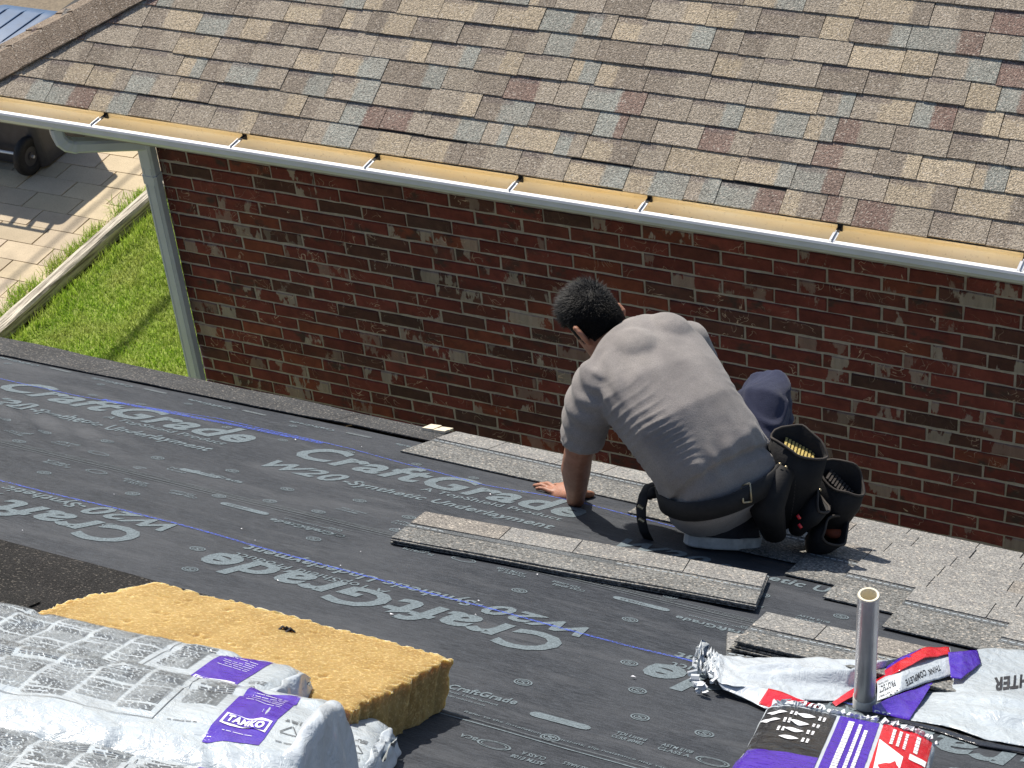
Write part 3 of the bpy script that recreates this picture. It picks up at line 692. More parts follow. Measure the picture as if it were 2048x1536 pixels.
for k in range(26):
    u = -4.6 + k * .21 + .03 * sin(k * 7.1)
    ring(u, 4.13 + .03 * sin(k * 3.3)); ring(u + .1, 4.72 + .04 * sin(k * 5.1), .017)
    if k % 2: ring(u + .05, 3.925 + .012 * sin(k * 2.)), ring(u, 4.92, .015)
    if u > -1.1: ring(u, 3.62); ring(u + .1, 3.12); ring(u, 2.95)
for (kind, k), b_ in PR.items(): b_.part('small_print', {'print': M['print'], 'printf': M['printf'], 'dark': M['under']}[kind], rolls[k])['kind'] = 'stuff'
# snapped chalk lines
def chalk(pts, wd, k):
    b_ = MB(); P_ = []
    for (u0, v0), (u1, v1) in zip(pts[:-1], pts[1:]):
        n = max(2, int(abs(u1 - u0) / .05))
        P_ += [(u0 + (u1 - u0) * i / n, v0 + (v1 - v0) * i / n) for i in range(n)]
    P_.append(pts[-1]); b_.v = [RP(u, v, HU(u, v) + .0022 + .002 * k) for u, v in P_] + [RP(u, v + wd, HU(u, v) + .0022 + .002 * k) for u, v in P_]
    n = len(P_); b_.f = [(i, i + 1, n + i + 1, n + i) for i in range(n - 1)]; b_.part('chalk_line', M['chalk'], rolls[k])
chalk([on_roof(-60, 950), on_roof(0, 965), on_roof(345, 1050), on_roof(500, 1094), on_roof(820, 1180), on_roof(1160, 1270), on_roof(1430, 1340), on_roof(1800, 1440)], .011, 1)
chalk([on_roof(-80, 742), on_roof(150, 792), on_roof(430, 838), on_roof(700, 900), on_roof(960, 970), on_roof(1160, 1008), on_roof(1400, 1070), on_roof(1600, 1120)], .010, 0)
chalk([on_roof(200, 800), on_roof(450, 850), on_roof(640, 890)], .03, 0)

# granulated starter strips along the eave and the mineral roll at the lower left
def slab(pts, th, mat, name, parent, h0=0., wavy=0., sub=12, uvw=True):
    """thin sheet on the roof from a 4-point outline (u,v): near-left, near-right, far-right, far-left"""
    b_ = MB(); (a, b1, c, d_) = pts; n = sub
    top = []; 
    for j in range(3):
        t = j / 2
        for i in range(n + 1):
            s_ = i / n
            u = (a[0] * (1 - s_) + b1[0] * s_) * (1 - t) + (d_[0] * (1 - s_) + c[0] * s_) * t
            v = (a[1] * (1 - s_) + b1[1] * s_) * (1 - t) + (d_[1] * (1 - s_) + c[1] * s_) * t
            wv = wavy * noise.noise(Vector((u * 3, v * 5, 7))) if j != 1 else 0
            ew = (.004 * noise.noise(Vector((u * 14, 2, 0))) if j == 0 else (.003 * noise.noise(Vector((u * 11, 5, 0))) if j == 2 else 0))
            top.append((u, v + ew, h0 + th + max(0, wv)))
    m = (n + 1) * 3
    b_.v = [RP(*p) for p in top] + [RP(u, v, h - th) for u, v, h in top]
    for j in range(2):
        for i in range(n): q = j * (n + 1) + i; b_.f.append((q + 1, q, q + n + 1, q + n + 2)[::-1])
    for i in range(n): b_.f += [(i, i + 1, m + i + 1, m + i)[::-1], (2 * n + 2 + i, 2 * n + 3 + i, m + 2 * n + 3 + i, m + 2 * n + 2 + i)]
    for j in range(2):
        q = j * (n + 1); b_.f += [(q, q + n + 1, m + q + n + 1, m + q), (q + n, m + q + n, m + q + 2 * n + 1, q + 2 * n + 1)]
    return b_.part(name, mat, parent)
for k in range(5):
    u0 = -6.05 + k * .985; u1 = u0 + .982 if k < 4 else -1.4
    vn = lambda u: 5.018 + (u + 4.48) * .062
    slab([(u0, vn(u0)), (u1, vn(u1)), (u1, EV + .012), (u0, EV + .012)], .004, M['starter'], 'starter_strip', nh, .004, .006, 16)
slab([(-5.6, 2.2), (-2.22, 2.2), (-2.22, 2.965), (-5.6, 3.02)], .004, M['rollg'], 'mineral_sheet', nh, .008, .004, 30)
slab([(-5.6, 1.2), (-2.30, 1.2), (-2.45, 2.63), (-5.6, 2.67)], .004, M['rollg'], 'mineral_sheet', nh, .013, .004, 30)

# ------------------------------------------------------------------ laminated shingles, fitted courses
NA, NB_, NC = (.262, .256, .238), (.238, .218, .190), (.280, .275, .255)
def lam(P, parent, L, W, exp, tabs_, name='shingle', th=.004, cuts=None, thing_mode=False, tone=None, line=True):
    """P(x,y,z): x along, y from headlap edge to butt, z up. backing + raised tabs + sealant line"""
    b_ = MB(); n = 10
    for z in (0, th):
        for y in (0, W):
            b_.v += [P(L * i / n, y, z + (0.0 if z == 0 else 0)) for i in range(n + 1)]
    q = n + 1
    for i in range(n):
        b_.f += [(2 * q + i, 2 * q + i + 1, 3 * q + i + 1, 3 * q + i), (i, q + i, q + i + 1, i + 1), (i, i + 1, 2 * q + i + 1, 2 * q + i), (q + i, 3 * q + i, 3 * q + i + 1, q + i + 1)]
    b_.f += [(0, 2 * q, 3 * q, q), (n, q + n, 3 * q + n, 2 * q + n)]
    base = b_.part(name, M['head'], parent)
    if line:
        l_ = MB()
        for k in range(int(L / .021)):
            x = .006 + k * .021; l_.add([P(x, W - exp - .028, th + .0012), P(x + .015, W - exp - .028, th + .0012), P(x + .015, W - exp - .022, th + .0012), P(x, W - exp - .022, th + .0012)], [(0, 1, 2, 3)])
        l_.part('sealant_line', M['white2'], base)
        l2 = MB(); l2.add([P(.0, W - exp - .045, th + .0008), P(L, W - exp - .045, th + .0008), P(L, W - exp - .008, th + .0008), P(.0, W - exp - .008, th + .0008)], [(0, 1, 2, 3)]); l2.part('nailing_strip', M['strip'], base)
    for x0, x1 in tabs_:
        t_ = MB(); e = .0016; y0 = W - exp - .004
        pts = [(x0 + e, y0), (x1 - e, y0), (x1 - e, W + .001), (x0 + e, W + .001)]
        t_.add([P(x, y, th) for x, y in pts] + [P(x, y, th + .0035) for x, y in pts], [(4, 5, 6, 7), (0, 1, 5, 4), (1, 2, 6, 5), (2, 3, 7, 6), (3, 0, 4, 7)])
        o = t_.part('tab', M['newsh'], base); f_ = random.uniform(.94, 1.06); o['tone_a'] = tuple(a * f_ for a in (tone or random.choice((NA, NA, NA, NB_, NC))))
    return base
M['torn'] = plain('torn_white_film', (.66, .69, .72), .5, .06, 30)
M['white2'] = plain('pale_sealant_dashes', (.42, .47, .50), .4, .2, 60)
M['strip'] = m_granules('grey_nailing_strip', (.145, .155, .16), 160, .06)
def tabcuts(L):
    x = 0; out = []
    while x < L - .01:
        wd = random.choice((.15, .17, .20, .22, .25)); 
        if L - x - wd < .1: wd = L - x
        out.append((x, x + wd)); x += wd
    return out
starts = [-2.705, -1.83, -1.46, -1.236, -1.085, -.885, -.60, -.42, -.2]
W_ = .43
for k, us in enumerate(starts):
    vt = 4.875 - .158 * k; u = us
    while u < .75:
        L = min(1.0, .85 - u)
        if L < .08: break
        sk_ = .010 if k == 0 else 0.
        P = lambda x, y, z, u=u, vt=vt, k=k: RP(u + x - .02 * 0, vt + y - .012 * (u + x + 2.7) * (1 if k == 0 else 0), .005 + (.047 if k else .022) * y + z)
        lam(P, nh, L - .002, W_, .158, tabcuts(L - .002), line=True); u += L
# ------------------------------------------------------------------ loose shingles
def loose(nl, nr, W, n, label, grp, th=.0046, fan=.005, tabs_=((0, .26), (.26, .47), (.47, .78), (.78, 1.)), h0=.005, short=0):
    a = Vector(nl); d_ = (Vector(nr) - a); L = d_.length; d_.normalize(); e = Vector((-d_.y, d_.x))
    for i in range(n):
        off = Vector((random.gauss(0, fan), random.gauss(0, fan * 1.2))) if i < n - 1 else Vector((0, 0)); rot = random.gauss(0, .004) if i < n - 1 else 0
        P = lambda x, y, z, i=i, off=off, rot=rot: RP(a.x + off.x + d_.x * x + e.x * y - rot * y, a.y + off.y + d_.y * x + e.y * y + rot * x, h0 + i * th + z + .003 * noise.noise(Vector((x * 2.5, y * 3, i * .3))) + HU(a.x + x, a.y + y) * .5)
        pos = RP(a.x + d_.x * L / 2, a.y + d_.y * L / 2, h0 + i * th)
        last = i == n - 1
        t = thing('loose_shingle', label[min(i, len(label) - 1)], 'shingle', pos, grp)
        lam(P, t, L, W, .150, [(x0 * L, x1 * L) for x0, x1 in tabs_] if last else [(0.0, L)], 'backing', .0035, line=last)
        if last: pass
loose(on_roof(781, 1090), on_roof(1509, 1224), .335, 4, ['bottom shingle of the long loose stack behind the roofer', 'second shingle up in the long loose stack before the roofer', 'third shingle up in the long loose stack before the roofer', 'topmost shingle of the long loose stack lying across the underlayment'], 'loose shingles in the long stack')
loose(on_roof(1468, 1287, .03), on_roof(1985, 1407, .03), .31, 6, ['lowest of six shingles stacked against the vent pipe', 'second lowest of six shingles stacked against the vent pipe', 'third lowest of six shingles stacked by the vent pipe', 'fourth of six shingles stacked by the vent pipe', 'fifth of six shingles stacked by the vent pipe', 'topmost of six shingles stacked by the vent pipe'], 'loose shingles stacked by the vent pipe', .0058, .010)
a_ = on_roof(1452, 1306, .005); b2_ = on_roof(1560, 1338, .005)
loose(a_, (a_[0] + .9 * cos(.5), a_[1] + .9 * sin(.5) * .55), .16, 1, ['single shingle sticking out beneath the stack by the vent pipe'], 'loose shingles stacked by the vent pipe')

# ------------------------------------------------------------------ small things on the roof
def chipthing(px, py, su, sv, label, rot=0.):
    u, v = on_roof(px, py, .01); t = thing('scrap_chip', label, 'scrap', RP(u, v, .012))
    for k, (x0, x1, y0, y1) in enumerate(((-.5, -.02, -.5, .5), (.0, .5, -.5, -.04), (.0, .5, -.02, .5))):
        b_ = MB(); q = [(x0, y0), (x1, y0), (x1, y1), (x0, y1)]
        rr = lambda x, y: (u + su * (x * cos(rot) - y * sin(rot)), v + sv * (x * sin(rot) + y * cos(rot)))
        b_.v = [RP(*rr(x, y), h + .004 * x) for h in (.008, .020 - .002 * k) for x, y in q]; b_.f = [(4, 5, 6, 7), (0, 1, 5, 4), (1, 2, 6, 5), (2, 3, 7, 6), (3, 0, 4, 7)]
        b_.part('fragment', M['chip'], t)
chipthing(875, 860, .085, .095, 'pale cracked square scrap lying at the roof edge', .12)
chipthing(2034, 1120, .09, .07, 'pale scrap at the roof edge on the far right', -.1)
lt = MB()
for k in range(34):
    u = random.uniform(-3.2, -.4); v = random.uniform(2.5, 5.0); s_ = random.uniform(.0025, .007); a = random.uniform(0, 6.3); h = .008
    lt.add([RP(u + s_ * cos(a + q), v + s_ * .6 * sin(a + q), h + .002 * (i % 2)) for i, q in enumerate((0, 1.5, 3.1, 4.6))], [(0, 1, 2, 3)])
tag(lt.part('litter', M['white']), 'tiny pale crumbs scattered over the underlayment', 'litter', kind='stuff')
# vent pipe
u, v = on_roof(1728, 1418); pb = RP(u, v); pt = thing('vent_pipe', 'grey upright vent pipe with a cream rim near the torn wrapper', 'vent pipe', pb)
R0 = .0235; L0 = .345; b_ = MB(); n = 28
cir = lambda z, r_: [pb + Vector((r_ * cos(2 * pi * k / n) + z * .004, r_ * sin(2 * pi * k / n), z)) for k in range(n)]
MB().loft([cir(-.03, R0), cir(L0 - .006, R0), cir(L0 - .003, R0)], cap=False).part('pipe', M['pvc'], pt, True)
MB().loft([cir(L0 - .003, R0 + .0002), cir(L0, R0 - .001), cir(L0, R0 - .0055), cir(L0 - .004, R0 - .006), cir(.1, R0 - .006)], cap=False).part('pipe_rim', M['pvcin'], pt)
MB().loft([cir(-.03, R0 + .002), cir(.040, R0 + .002), cir(.042, R0 + .0005)], cap=False).part('collar', M['pvcw'], pt, True)
# foam block
FB = thing('foam_block', 'thick yellow insulation foam slab with ragged edges', 'foam block', RP(-1.85, 2.5, 0))
b_ = MB(); nx, ny, nz = 96, 46, 14; U0, U1, V0, V1, HH = -2.225, -1.475, 2.265, 2.685, .112
def fpt(i, j, k):
    x, y, z = i / nx, j / ny, k / nz
    u = U0 + (U1 - U0) * x; v = V0 + (V1 - V0) * y + .012 * (1 - x) * -1; h = .006 + HH * z
    if y > .5: u += max(0, .10 - x) * (y - .5) * .9
    p = Vector((u, v, h)); ex = max(0, abs(x - .5) * 2 - .93) / .07; ey = max(0, abs(y - .5) * 2 - .9) / .1; ez = z
    big = noise.noise(p * 9); fine = noise.noise(p * 42); vf = noise.noise(p * 95)
    side = Vector((x - .5, y - .5)); d_ = (.006 * fine + .004 * vf + .004 * big)
    tear = max(0, noise.noise(Vector((u * 26, v * 26, 4))) - .18) * .022
    if i in (0, nx): p.x += (1 if i else -1) * (d_ * .9 - tear * .5 + .012 * noise.noise(Vector((v * 30, h * 9, 1))))
    if j in (0, ny): p.y += (1 if j else -1) * (d_ * .7 - tear * .5)
    if k == nz: p.z += .0035 * big + .0016 * fine + .0011 * vf - max(0, fine - .38) * .03 - (.006 if (ex > .5 or ey > .5) and vf > .1 else 0) - .005 * (ex + ey) * .4
    return RP(p.x, p.y, max(.004, p.z))
idx = {}
def fv(i, j, k):
    if (i, j, k) not in idx: idx[(i, j, k)] = len(b_.v); b_.v.append(fpt(i, j, k))
    return idx[(i, j, k)]
for i in range(nx):
    for j in range(ny): b_.f.append((fv(i, j, nz), fv(i + 1, j, nz), fv(i + 1, j + 1, nz), fv(i, j + 1, nz)))
for k in range(nz):
    for i in range(nx):
        b_.f.append((fv(i, 0, k), fv(i + 1, 0, k), fv(i + 1, 0, k + 1), fv(i, 0, k + 1))); b_.f.append((fv(i + 1, ny, k), fv(i, ny, k), fv(i, ny, k + 1), fv(i + 1, ny, k + 1)))
    for j in range(ny):
        b_.f.append((fv(0, j + 1, k), fv(0, j, k), fv(0, j, k + 1), fv(0, j + 1, k + 1))); b_.f.append((fv(nx, j, k), fv(nx, j + 1, k), fv(nx, j + 1, k + 1), fv(nx, j, k + 1)))
b_.part('foam', M['foam'], FB, True)
u, v = on_roof(568, 1263, .115); q = MB()
for k in range(3): q.tube([RP(u - .01 + k * .009, v - .006 + .006 * (k % 2), .117), RP(u - .004 + k * .009, v, .125), RP(u + .004 + k * .009, v + .005, .118)], .0055, 6, flat=.5)
q.part('embedded_scrap', M['shoe'], FB)

# ------------------------------------------------------------------ wrapped bundles and the torn wrapper
def bvh_of(mb): return BVHTree.FromPolygons([tuple(v) for v in mb.v], mb.f)
def bundle(mbk, org, ang, L, W, T, h0, seed, tilt=0., wr=.0065, endr=.05, nxx=110, nyy=56, slump=.35):
    """pillow-shaped wrapped bundle: x runs left from its right end, y towards the camera"""
    e1 = (-cos(ang), -sin(ang)); e2 = (sin(ang), -cos(ang)); V = []
    rings = []
    for i in range(nxx + 1):
        s_ = i / nxx; x = L * (s_ + .035 * sin(2 * pi * s_) * -1)
        dx = max(0, endr - min(x, L - x)) / endr; se = sqrt(max(0, 1 - dx ** 2.2)) if dx < 1 else 0; se = max(se, .10)
        ring = []
        for j in range(nyy):
            a = 2 * pi * j / nyy; c, s2 = cos(a), sin(a); pw = .42
            y = W / 2 * math.copysign(abs(c) ** pw, c) * (.93 + .07 * se); z = T / 2 * math.copysign(abs(s2) ** .62, s2) * se
            p = Vector((x, y + W / 2, z)); q = p * 1.0 + Vector((seed * 3.1, seed, 0))
            amp = wr * (1 + 1.6 * max(dx, 0))
            dz = amp * (noise.noise(Vector((q.x * 5, q.y * 11, 1))) + .55 * noise.noise(Vector((q.x * 16, q.y * 26, 5))) + .30 * noise.noise(Vector((q.x * 42, q.y * 50, 2))))
            crease = abs(noise.noise(Vector((q.x * 3.2 + q.y * 5.5, q.y * 7 - q.x * 2, seed)))); dz -= amp * 1.3 * max(0, .10 - crease) / .10
            n_ = Vector((0, c * .6, s2)).normalized() if True else 0
            p.z -= slump * T * max(0, (p.y / W - .55) / .45) ** 2 * (1 if p.z > -T * .3 else .3)
            p = p + n_ * dz + Vector((.5 * amp * noise.noise(q * 22) * dx, 0, 0))
            ring.append(RP(org[0] + e1[0] * p.x + e2[0] * p.y, org[1] + e1[1] * p.x + e2[1] * p.y, h0 + T / 2 + max(-T / 2, p.z) + tilt * p.x))
        rings.append(ring)
    mbk.loft(rings)
    return lambda x, y: (org[0] + e1[0] * x + e2[0] * y, org[1] + e1[1] * x + e2[1] * y)
class Drape:                                                 # flat print laid onto a built surface from above
    def __init__(s, mb, f): s.b = bvh_of(mb); s.f = f
    def pt(s, x, y, lift=.0012):
        u, v = s.f(x, y); h = s.b.ray_cast(RP(u, v, .6), -RN)
        if h[0] is None: return None
        return h[0] + h[1] * lift * (1 if h[1].dot(RN) > 0 else -1)
    def add(s, mb, vs, fs, lift=.0012):
        P = [s.pt(x, y, lift) for x, y in vs]
        if any(p is None for p in P):
            keep = [i for i, p in enumerate(P) if p is not None]; m = {k: n for n, k in enumerate(keep)}
            P = [P[i] for i in keep]; fs = [tuple(m[i] for i in f) for f in fs if all(i in m for i in f)]
        if P: mb.add(P, fs)
    def grid(s, mb, quad, n=10, m=10, lift=.0010):           # quad: 4 local corners
        a, b, c, d = quad; vs = []
        for j in range(m + 1):
            for i in range(n + 1):
                p, q = i / n, j / m; vs.append(tuple((a[k] * (1 - p) + b[k] * p) * (1 - q) + (d[k] * (1 - p) + c[k] * p) * q for k in (0, 1)))
        s.add(mb, vs, [(j * (n + 1) + i, j * (n + 1) + i + 1, (j + 1) * (n + 1) + i + 1, (j + 1) * (n + 1) + i) for j in range(m) for i in range(n)], lift)
    def words(s, mb, x0, x1, y0, y1, lh=.0052, fill=.5, lift=.0014, gap=.15, rr=random):
        """text too small to read: rows of word-long dashes; text runs along -x (to the right), lines stack along y"""
        y = y0
        while y + lh * fill < y1 + 1e-6:
            x = x0; end = x0 + (x1 - x0) * (1 if rr.random() < .82 else rr.uniform(.3, .9))
            if rr.random() < .07: y += lh; continue
            while x < end:
                wl_ = min(rr.uniform(.006, .02), end - x)
                q = [(x, y), (x + wl_, y), (x + wl_, y + lh * fill), (x, y + lh * fill)]
                s.add(mb, q, [(0, 1, 2, 3)], lift); x += wl_ + rr.uniform(.0015, .0035)
            y += lh
    def text(s, mb, body, x0, x1, y0, cap, off=.02, shear=0., lift=.0018, rot=0, ml=.12):
        """reads along decreasing x when x0 > x1; y0 is the baseline"""
        vs, fs = text(body, off, shear, ml); cx, cy = x0, y0
        q = [(x0 + (x1 - x0) * x, y0 - cap * y) for x, y in vs]
        if rot: q = [(cx + (a - cx) * cos(rot) - (b - cy) * sin(rot), cy + (a - cx) * sin(rot) + (b - cy) * cos(rot)) for a, b in q]
        s.add(mb, q, fs, lift)
ANG = radians(16)
def flap(parent, D_, xa, ya, yb, hh, name='end_fold', seed=0, reach=.10):
    """gathered film standing up at the right end of a bundle"""
    b_ = MB(); n, m = 22, 14; rows = []
    for j in range(m + 1):
        t = j / m; row = []
        for i in range(n + 1):
            s_ = i / n; y = ya + (yb - ya) * s_; prof = math.sin(pi * min(1, s_ * 1.15 + .05)) ** .8
            x = xa - reach * t * (1 - .3 * s_) + .012 * noise.noise(Vector((s_ * 7, t * 4, seed)))
            u, v = D_.f(x, y); base = .5
            h = D_.b.ray_cast(RP(*D_.f(max(.02, xa), y), .6), -RN)[0]; hb = (h - RO).dot(RN) if h else .1
            z = hb + hh * prof * sin(pi * min(1., t * 1.25 + .02)) * .9 - t * t * (hb - .012) + .008 * noise.noise(Vector((s_ * 11, t * 9, seed + 4))) * min(1, t * 3)
            row.append(RP(u, v, max(.006, z)))
        rows.append(row)
    b_.loft(rows, cap=False, closed=False)
    me = mesh(name, b_.v, b_.f, M['plasticr']); me = finish(me, [('SOLIDIFY', dict(thickness=.0012)), ('SUBSURF', dict(levels=1, render_levels=1))], M['plasticr']); return put(name, me, parent)
BW = .37
def printed_bundle(org, ang, h0, seed, label, L=1.05, T=.075, full=True, rr=None, tilt=0.):
    rr = random.Random(seed); t = thing('wrapped_bundle', label, 'shingle bundle', RP(org[0] - .5, org[1] - .3, h0), 'wrapped shingle bundles by the foam')
    b_ = MB(); f = bundle(b_, org, ang, L, BW, T, h0, seed, tilt); b_.part('film', M['plastic'], t, True); d_ = Drape(b_, f)
    ink_ = MB(); lines = MB(); pp = MB()
    # purple panel near the right end, its wording and badge
    d_.grid(pp, ((.165, .045), (.075, .030), (.075, .285), (.165, .300)), 16, 24, .0010); p_ = pp.part('purple_panel', M['purple'], t, True)
    wh = MB()
    d_.words(wh, .090, .150, .07, .13, .010, .14, .0022, rr=rr)
    n_ = 12; top = [(.158 - .078 * k / n_, .196 + .004 * sin(k * .55)) for k in range(n_ + 1)]; bot = [(a, c + .042) for a, c in top]
    d_.add(wh, top + bot, [(k, k + 1, n_ + 2 + k, n_ + 1 + k) for k in range(n_)], .0020)
    d_.words(wh, .083, .155, .247, .252, .008, .5, .0022, rr=rr); d_.words(wh, .095, .145, .26, .262, .006, .25, .0022, rr=rr)
    wh.part('panel_print', M['white'], p_)['kind'] = 'stuff'
    tk = MB(); d_.grid(tk, ((.154, .202), (.084, .202), (.084, .234), (.154, .234)), 10, 4, .0026); tk.part('badge', M['purple'], p_)
    tx = MB(); d_.text(tx, 'TAMKO', .150, .088, .230, .023, .05, 0, .0036); tx.part('badge_lettering', M['white'], p_)
    # recycling triangle and small lines beside the panel
    for k in range(3):
        a = pi / 2 + k * 2.094; a2 = a + 2.094; c = (.045, .215); R_ = .016
        x0, y0, x1, y1 = c[0] + R_ * cos(a), c[1] - R_ * sin(a), c[0] + R_ * cos(a2), c[1] - R_ * sin(a2)
        nx_, ny_ = -(y1 - y0) * .08, (x1 - x0) * .08
        d_.add(ink_, [(x0, y0), (x0 * .5 + x1 * .5, y0 * .5 + y1 * .5), (x1, y1), (x1 + nx_, y1 + ny_), (x0 * .5 + x1 * .5 + nx_, y0 * .5 + y1 * .5 + ny_), (x0 + nx_, y0 + ny_)], [(0, 1, 4, 5), (1, 2, 3, 4)], .0014)
    d_.words(ink_, .03, .062, .17, .19, .007, .35, .0014, rr=rr); d_.words(ink_, .03, .06, .245, .255, .006, .35, .0014, rr=rr)
    # contact block, then column after column of small print in a ruled box
    d_.words(ink_, .185, .248, .035, .175, .0054, .46, rr=rr); d_.words(ink_, .19, .24, .255, .27, .007, .35, rr=rr)
    x = .275
    for k in range(9):
        xw = .072 if k else .06
        yy = .02
        while yy < (.245 if k != 1 else .215):
            h_ = rr.uniform(.05, .12); d_.words(ink_, x, x + xw, yy, min(yy + h_, .25), .0046, .44, rr=rr); yy += h_ + .008
        x += xw + .009
    for a, c in (((.262, .012), (.262, .262)),):
        n_ = 14; q = [(a[0], a[1] + (c[1] - a[1]) * k / n_) for k in range(n_ + 1)]; d_.add(ink_, q + [(g + .0014, h_) for g, h_ in q], [(k, k + 1, n_ + 2 + k, n_ + 1 + k) for k in range(n_)])
    n_ = 44; q = [(.262 + .74 * k / n_, .262) for k in range(n_ + 1)]; d_.add(ink_, q + [(g, h_ + .0014) for g, h_ in q], [(k, k + 1, n_ + 2 + k, n_ + 1 + k) for k in range(n_)])
    ik = ink_.part('small_print', M['inkg'], t); ik['kind'] = 'stuff'
    return t, d_
# three bundles lying on one another
oC = on_roof(797, 1438, .075); C_, dC = printed_bundle((oC[0], oC[1] + .005), ANG + .03, .004, 3, 'lowest white wrapped bundle with its end against the foam', T=.080)
oA = on_roof(618, 1352, .15); A_, dA = printed_bundle((oA[0] - .010, oA[1] + .046), radians(8.2), .090, 5, 'farther white wrapped bundle resting on the foam edge', T=.070, tilt=0.)
oB = on_roof(700, 1392, .20); B_, dB = printed_bundle((oB[0], oB[1]), radians(14), .128, 8, 'nearest white wrapped bundle with a purple badge panel on top', T=.075)
flap(B_, dB, .03, .02, .36, .05, seed=2, reach=.085); flap(A_, dA, .015, .02, .30, .012, seed=6, reach=.05); flap(C_, dC, .02, .02, .34, .004, seed=9, reach=.035)
oF = dB.f(-.03, .352); F_b, dF = printed_bundle(oF, radians(15.5), .104, 12, 'closest white wrapped bundle at the lower edge, mostly blank film', T=.085)
# dark marks and a second run of print on the near face of the top bundle
q = MB(); dB.grid(q, ((.70, .20), (.735, .20), (.735, .245), (.70, .245)), 3, 4, .0012); dB.grid(q, ((.70, .262), (.735, .262), (.745, .36), (.71, .36)), 3, 8, .0012); q.part('black_registration_mark', M['blackp'], B_)

# torn, opened wrapper lying round the pipe
tw = thing('torn_wrapper', 'torn open white wrapper with red and purple bands behind the vent pipe', 'wrapper', RP(-.8, 3.35, 0))
def sheet(name, far, near, hf, nx_, ny_, mat, parent, seed, amp=.006, jag=0., hgt=None):
    """film between two photo-measured edges (lists of (px,py,h)); hgt(s,t) adds relief"""
    def along(pl, s_):
        x = s_ * (len(pl) - 1); i = min(int(x), len(pl) - 2); f_ = x - i; a, b_ = pl[i], pl[i + 1]; return tuple(a[k] * (1 - f_) + b_[k] * f_ for k in range(3))
    F_ = [on_roof(p[0], p[1], p[2]) + (p[2],) for p in far]; N_ = [on_roof(p[0], p[1], p[2]) + (p[2],) for p in near]; b_ = MB()
    for j in range(ny_ + 1):
        t = j / ny_
        for i in range(nx_ + 1):
            s_ = i / nx_; a = along(F_, s_); c = along(N_, s_); u, v, h = (a[k] * (1 - t) + c[k] * t for k in range(3))
            if jag and i < nx_ * .12:
                f_ = (1 - i / (nx_ * .12)); u += jag * f_ * noise.noise(Vector((t * 16, seed, 0))); v += jag * f_ * .7 * noise.noise(Vector((t * 13, i * .8, seed)))
            r_ = amp * (noise.noise(Vector((u * 9, v * 9, seed))) + .5 * noise.noise(Vector((u * 26, v * 26, seed))) + .3 * noise.noise(Vector((u * 60, v * 60, seed))))
            b_.v.append(RP(u, v, max(.006, h + r_ + (hgt(s_, t) if hgt else 0))))
    for j in range(ny_):
        for i in range(nx_): q = j * (nx_ + 1) + i; b_.f.append((q, q + nx_ + 1, q + nx_ + 2, q + 1))
    me = mesh(name, b_.v, b_.f, mat); me = finish(me, [('SOLIDIFY', dict(thickness=.0010, offset=1))], mat); put(name, me, parent)
    fu = lambda x, y: None
    return b_
def crumple(s_, t): return (.034 * max(0, .20 - s_) / .20 * abs(noise.noise(Vector((s_ * 50, t * 9, 3)))) * 2.4 + .012 * max(0, .2 - s_) / .2)
E1 = sheet('white_sheet', [(1398, 1318, .03), (1440, 1306, .05), (1490, 1311, .045), (1560, 1311, .045), (1640, 1313, .045), (1720, 1316, .05), (1800, 1318, .05)],
    [(1392, 1352, .02), (1436, 1366, .03), (1470, 1370, .035), (1540, 1378, .028), (1600, 1396, .014), (1672, 1402, .006), (1790, 1352, .010)], 0, 90, 34, M['plasticr'], tw, 4, .006, .03,
    lambda s_, t: crumple(s_, t) + .016 * math.exp(-((t - .30 - .2 * s_) / .10) ** 2) * min(1, max(0, s_ - .25) * 4) - .004 + .012 * math.exp(-((t - .78 + .35 * s_) / .08) ** 2) * min(1, max(0, s_ - .3) * 3))
E0 = sheet('under_flap', [(1436, 1366, .030), (1500, 1371, .034), (1560, 1383, .030), (1610, 1400, .024)], [(1446, 1378, .02), (1490, 1398, .012), (1530, 1418, .010), (1600, 1424, .010)], 0, 40, 10, M['film'], tw, 9, .002)
R1 = sheet('red_band', [(1537, 1377, .033), (1565, 1384, .031), (1592, 1396, .027), (1640, 1412, .02)], [(1517, 1408, .014), (1540, 1416, .012), (1570, 1410, .014), (1640, 1416, .014)], 0, 26, 8, M['red'], tw, 9, .001)
Bd = sheet('folded_band', [(1752, 1364, .020), (1775, 1350, .040), (1800, 1334, .060), (1850, 1306, .070), (1900, 1296, .070)], [(1754, 1404, .012), (1775, 1396, .024), (1800, 1386, .036), (1850, 1366, .042), (1902, 1352, .045)], 0, 60, 20, M['plasticr'], tw, 12, .003, 0, lambda s_, t: .012 * sin(pi * t))
R2_ = sheet('red_band', [(1664, 1406, .006), (1750, 1352, .020), (1800, 1322, .068), (1850, 1297, .080), (1898, 1294, .078)], [(1672, 1413, .006), (1750, 1369, .018), (1800, 1341, .068), (1850, 1317, .078), (1900, 1308, .076)], 0, 60, 8, M['red'], tw, 13, .004)
sheet('purple_band', [(1764, 1340, .030), (1800, 1316, .068), (1842, 1298, .078)], [(1766, 1347, .028), (1803, 1323, .068), (1846, 1303, .080)], 0, 30, 4, M['purple'], tw, 14, .001)
P2 = sheet('purple_band', [(1896, 1306, .078), (1925, 1304, .080), (1955, 1300, .078)], [(1902, 1354, .055), (1922, 1357, .055), (1962, 1328, .060)], 0, 24, 18, M['purple'], tw, 15, .005)
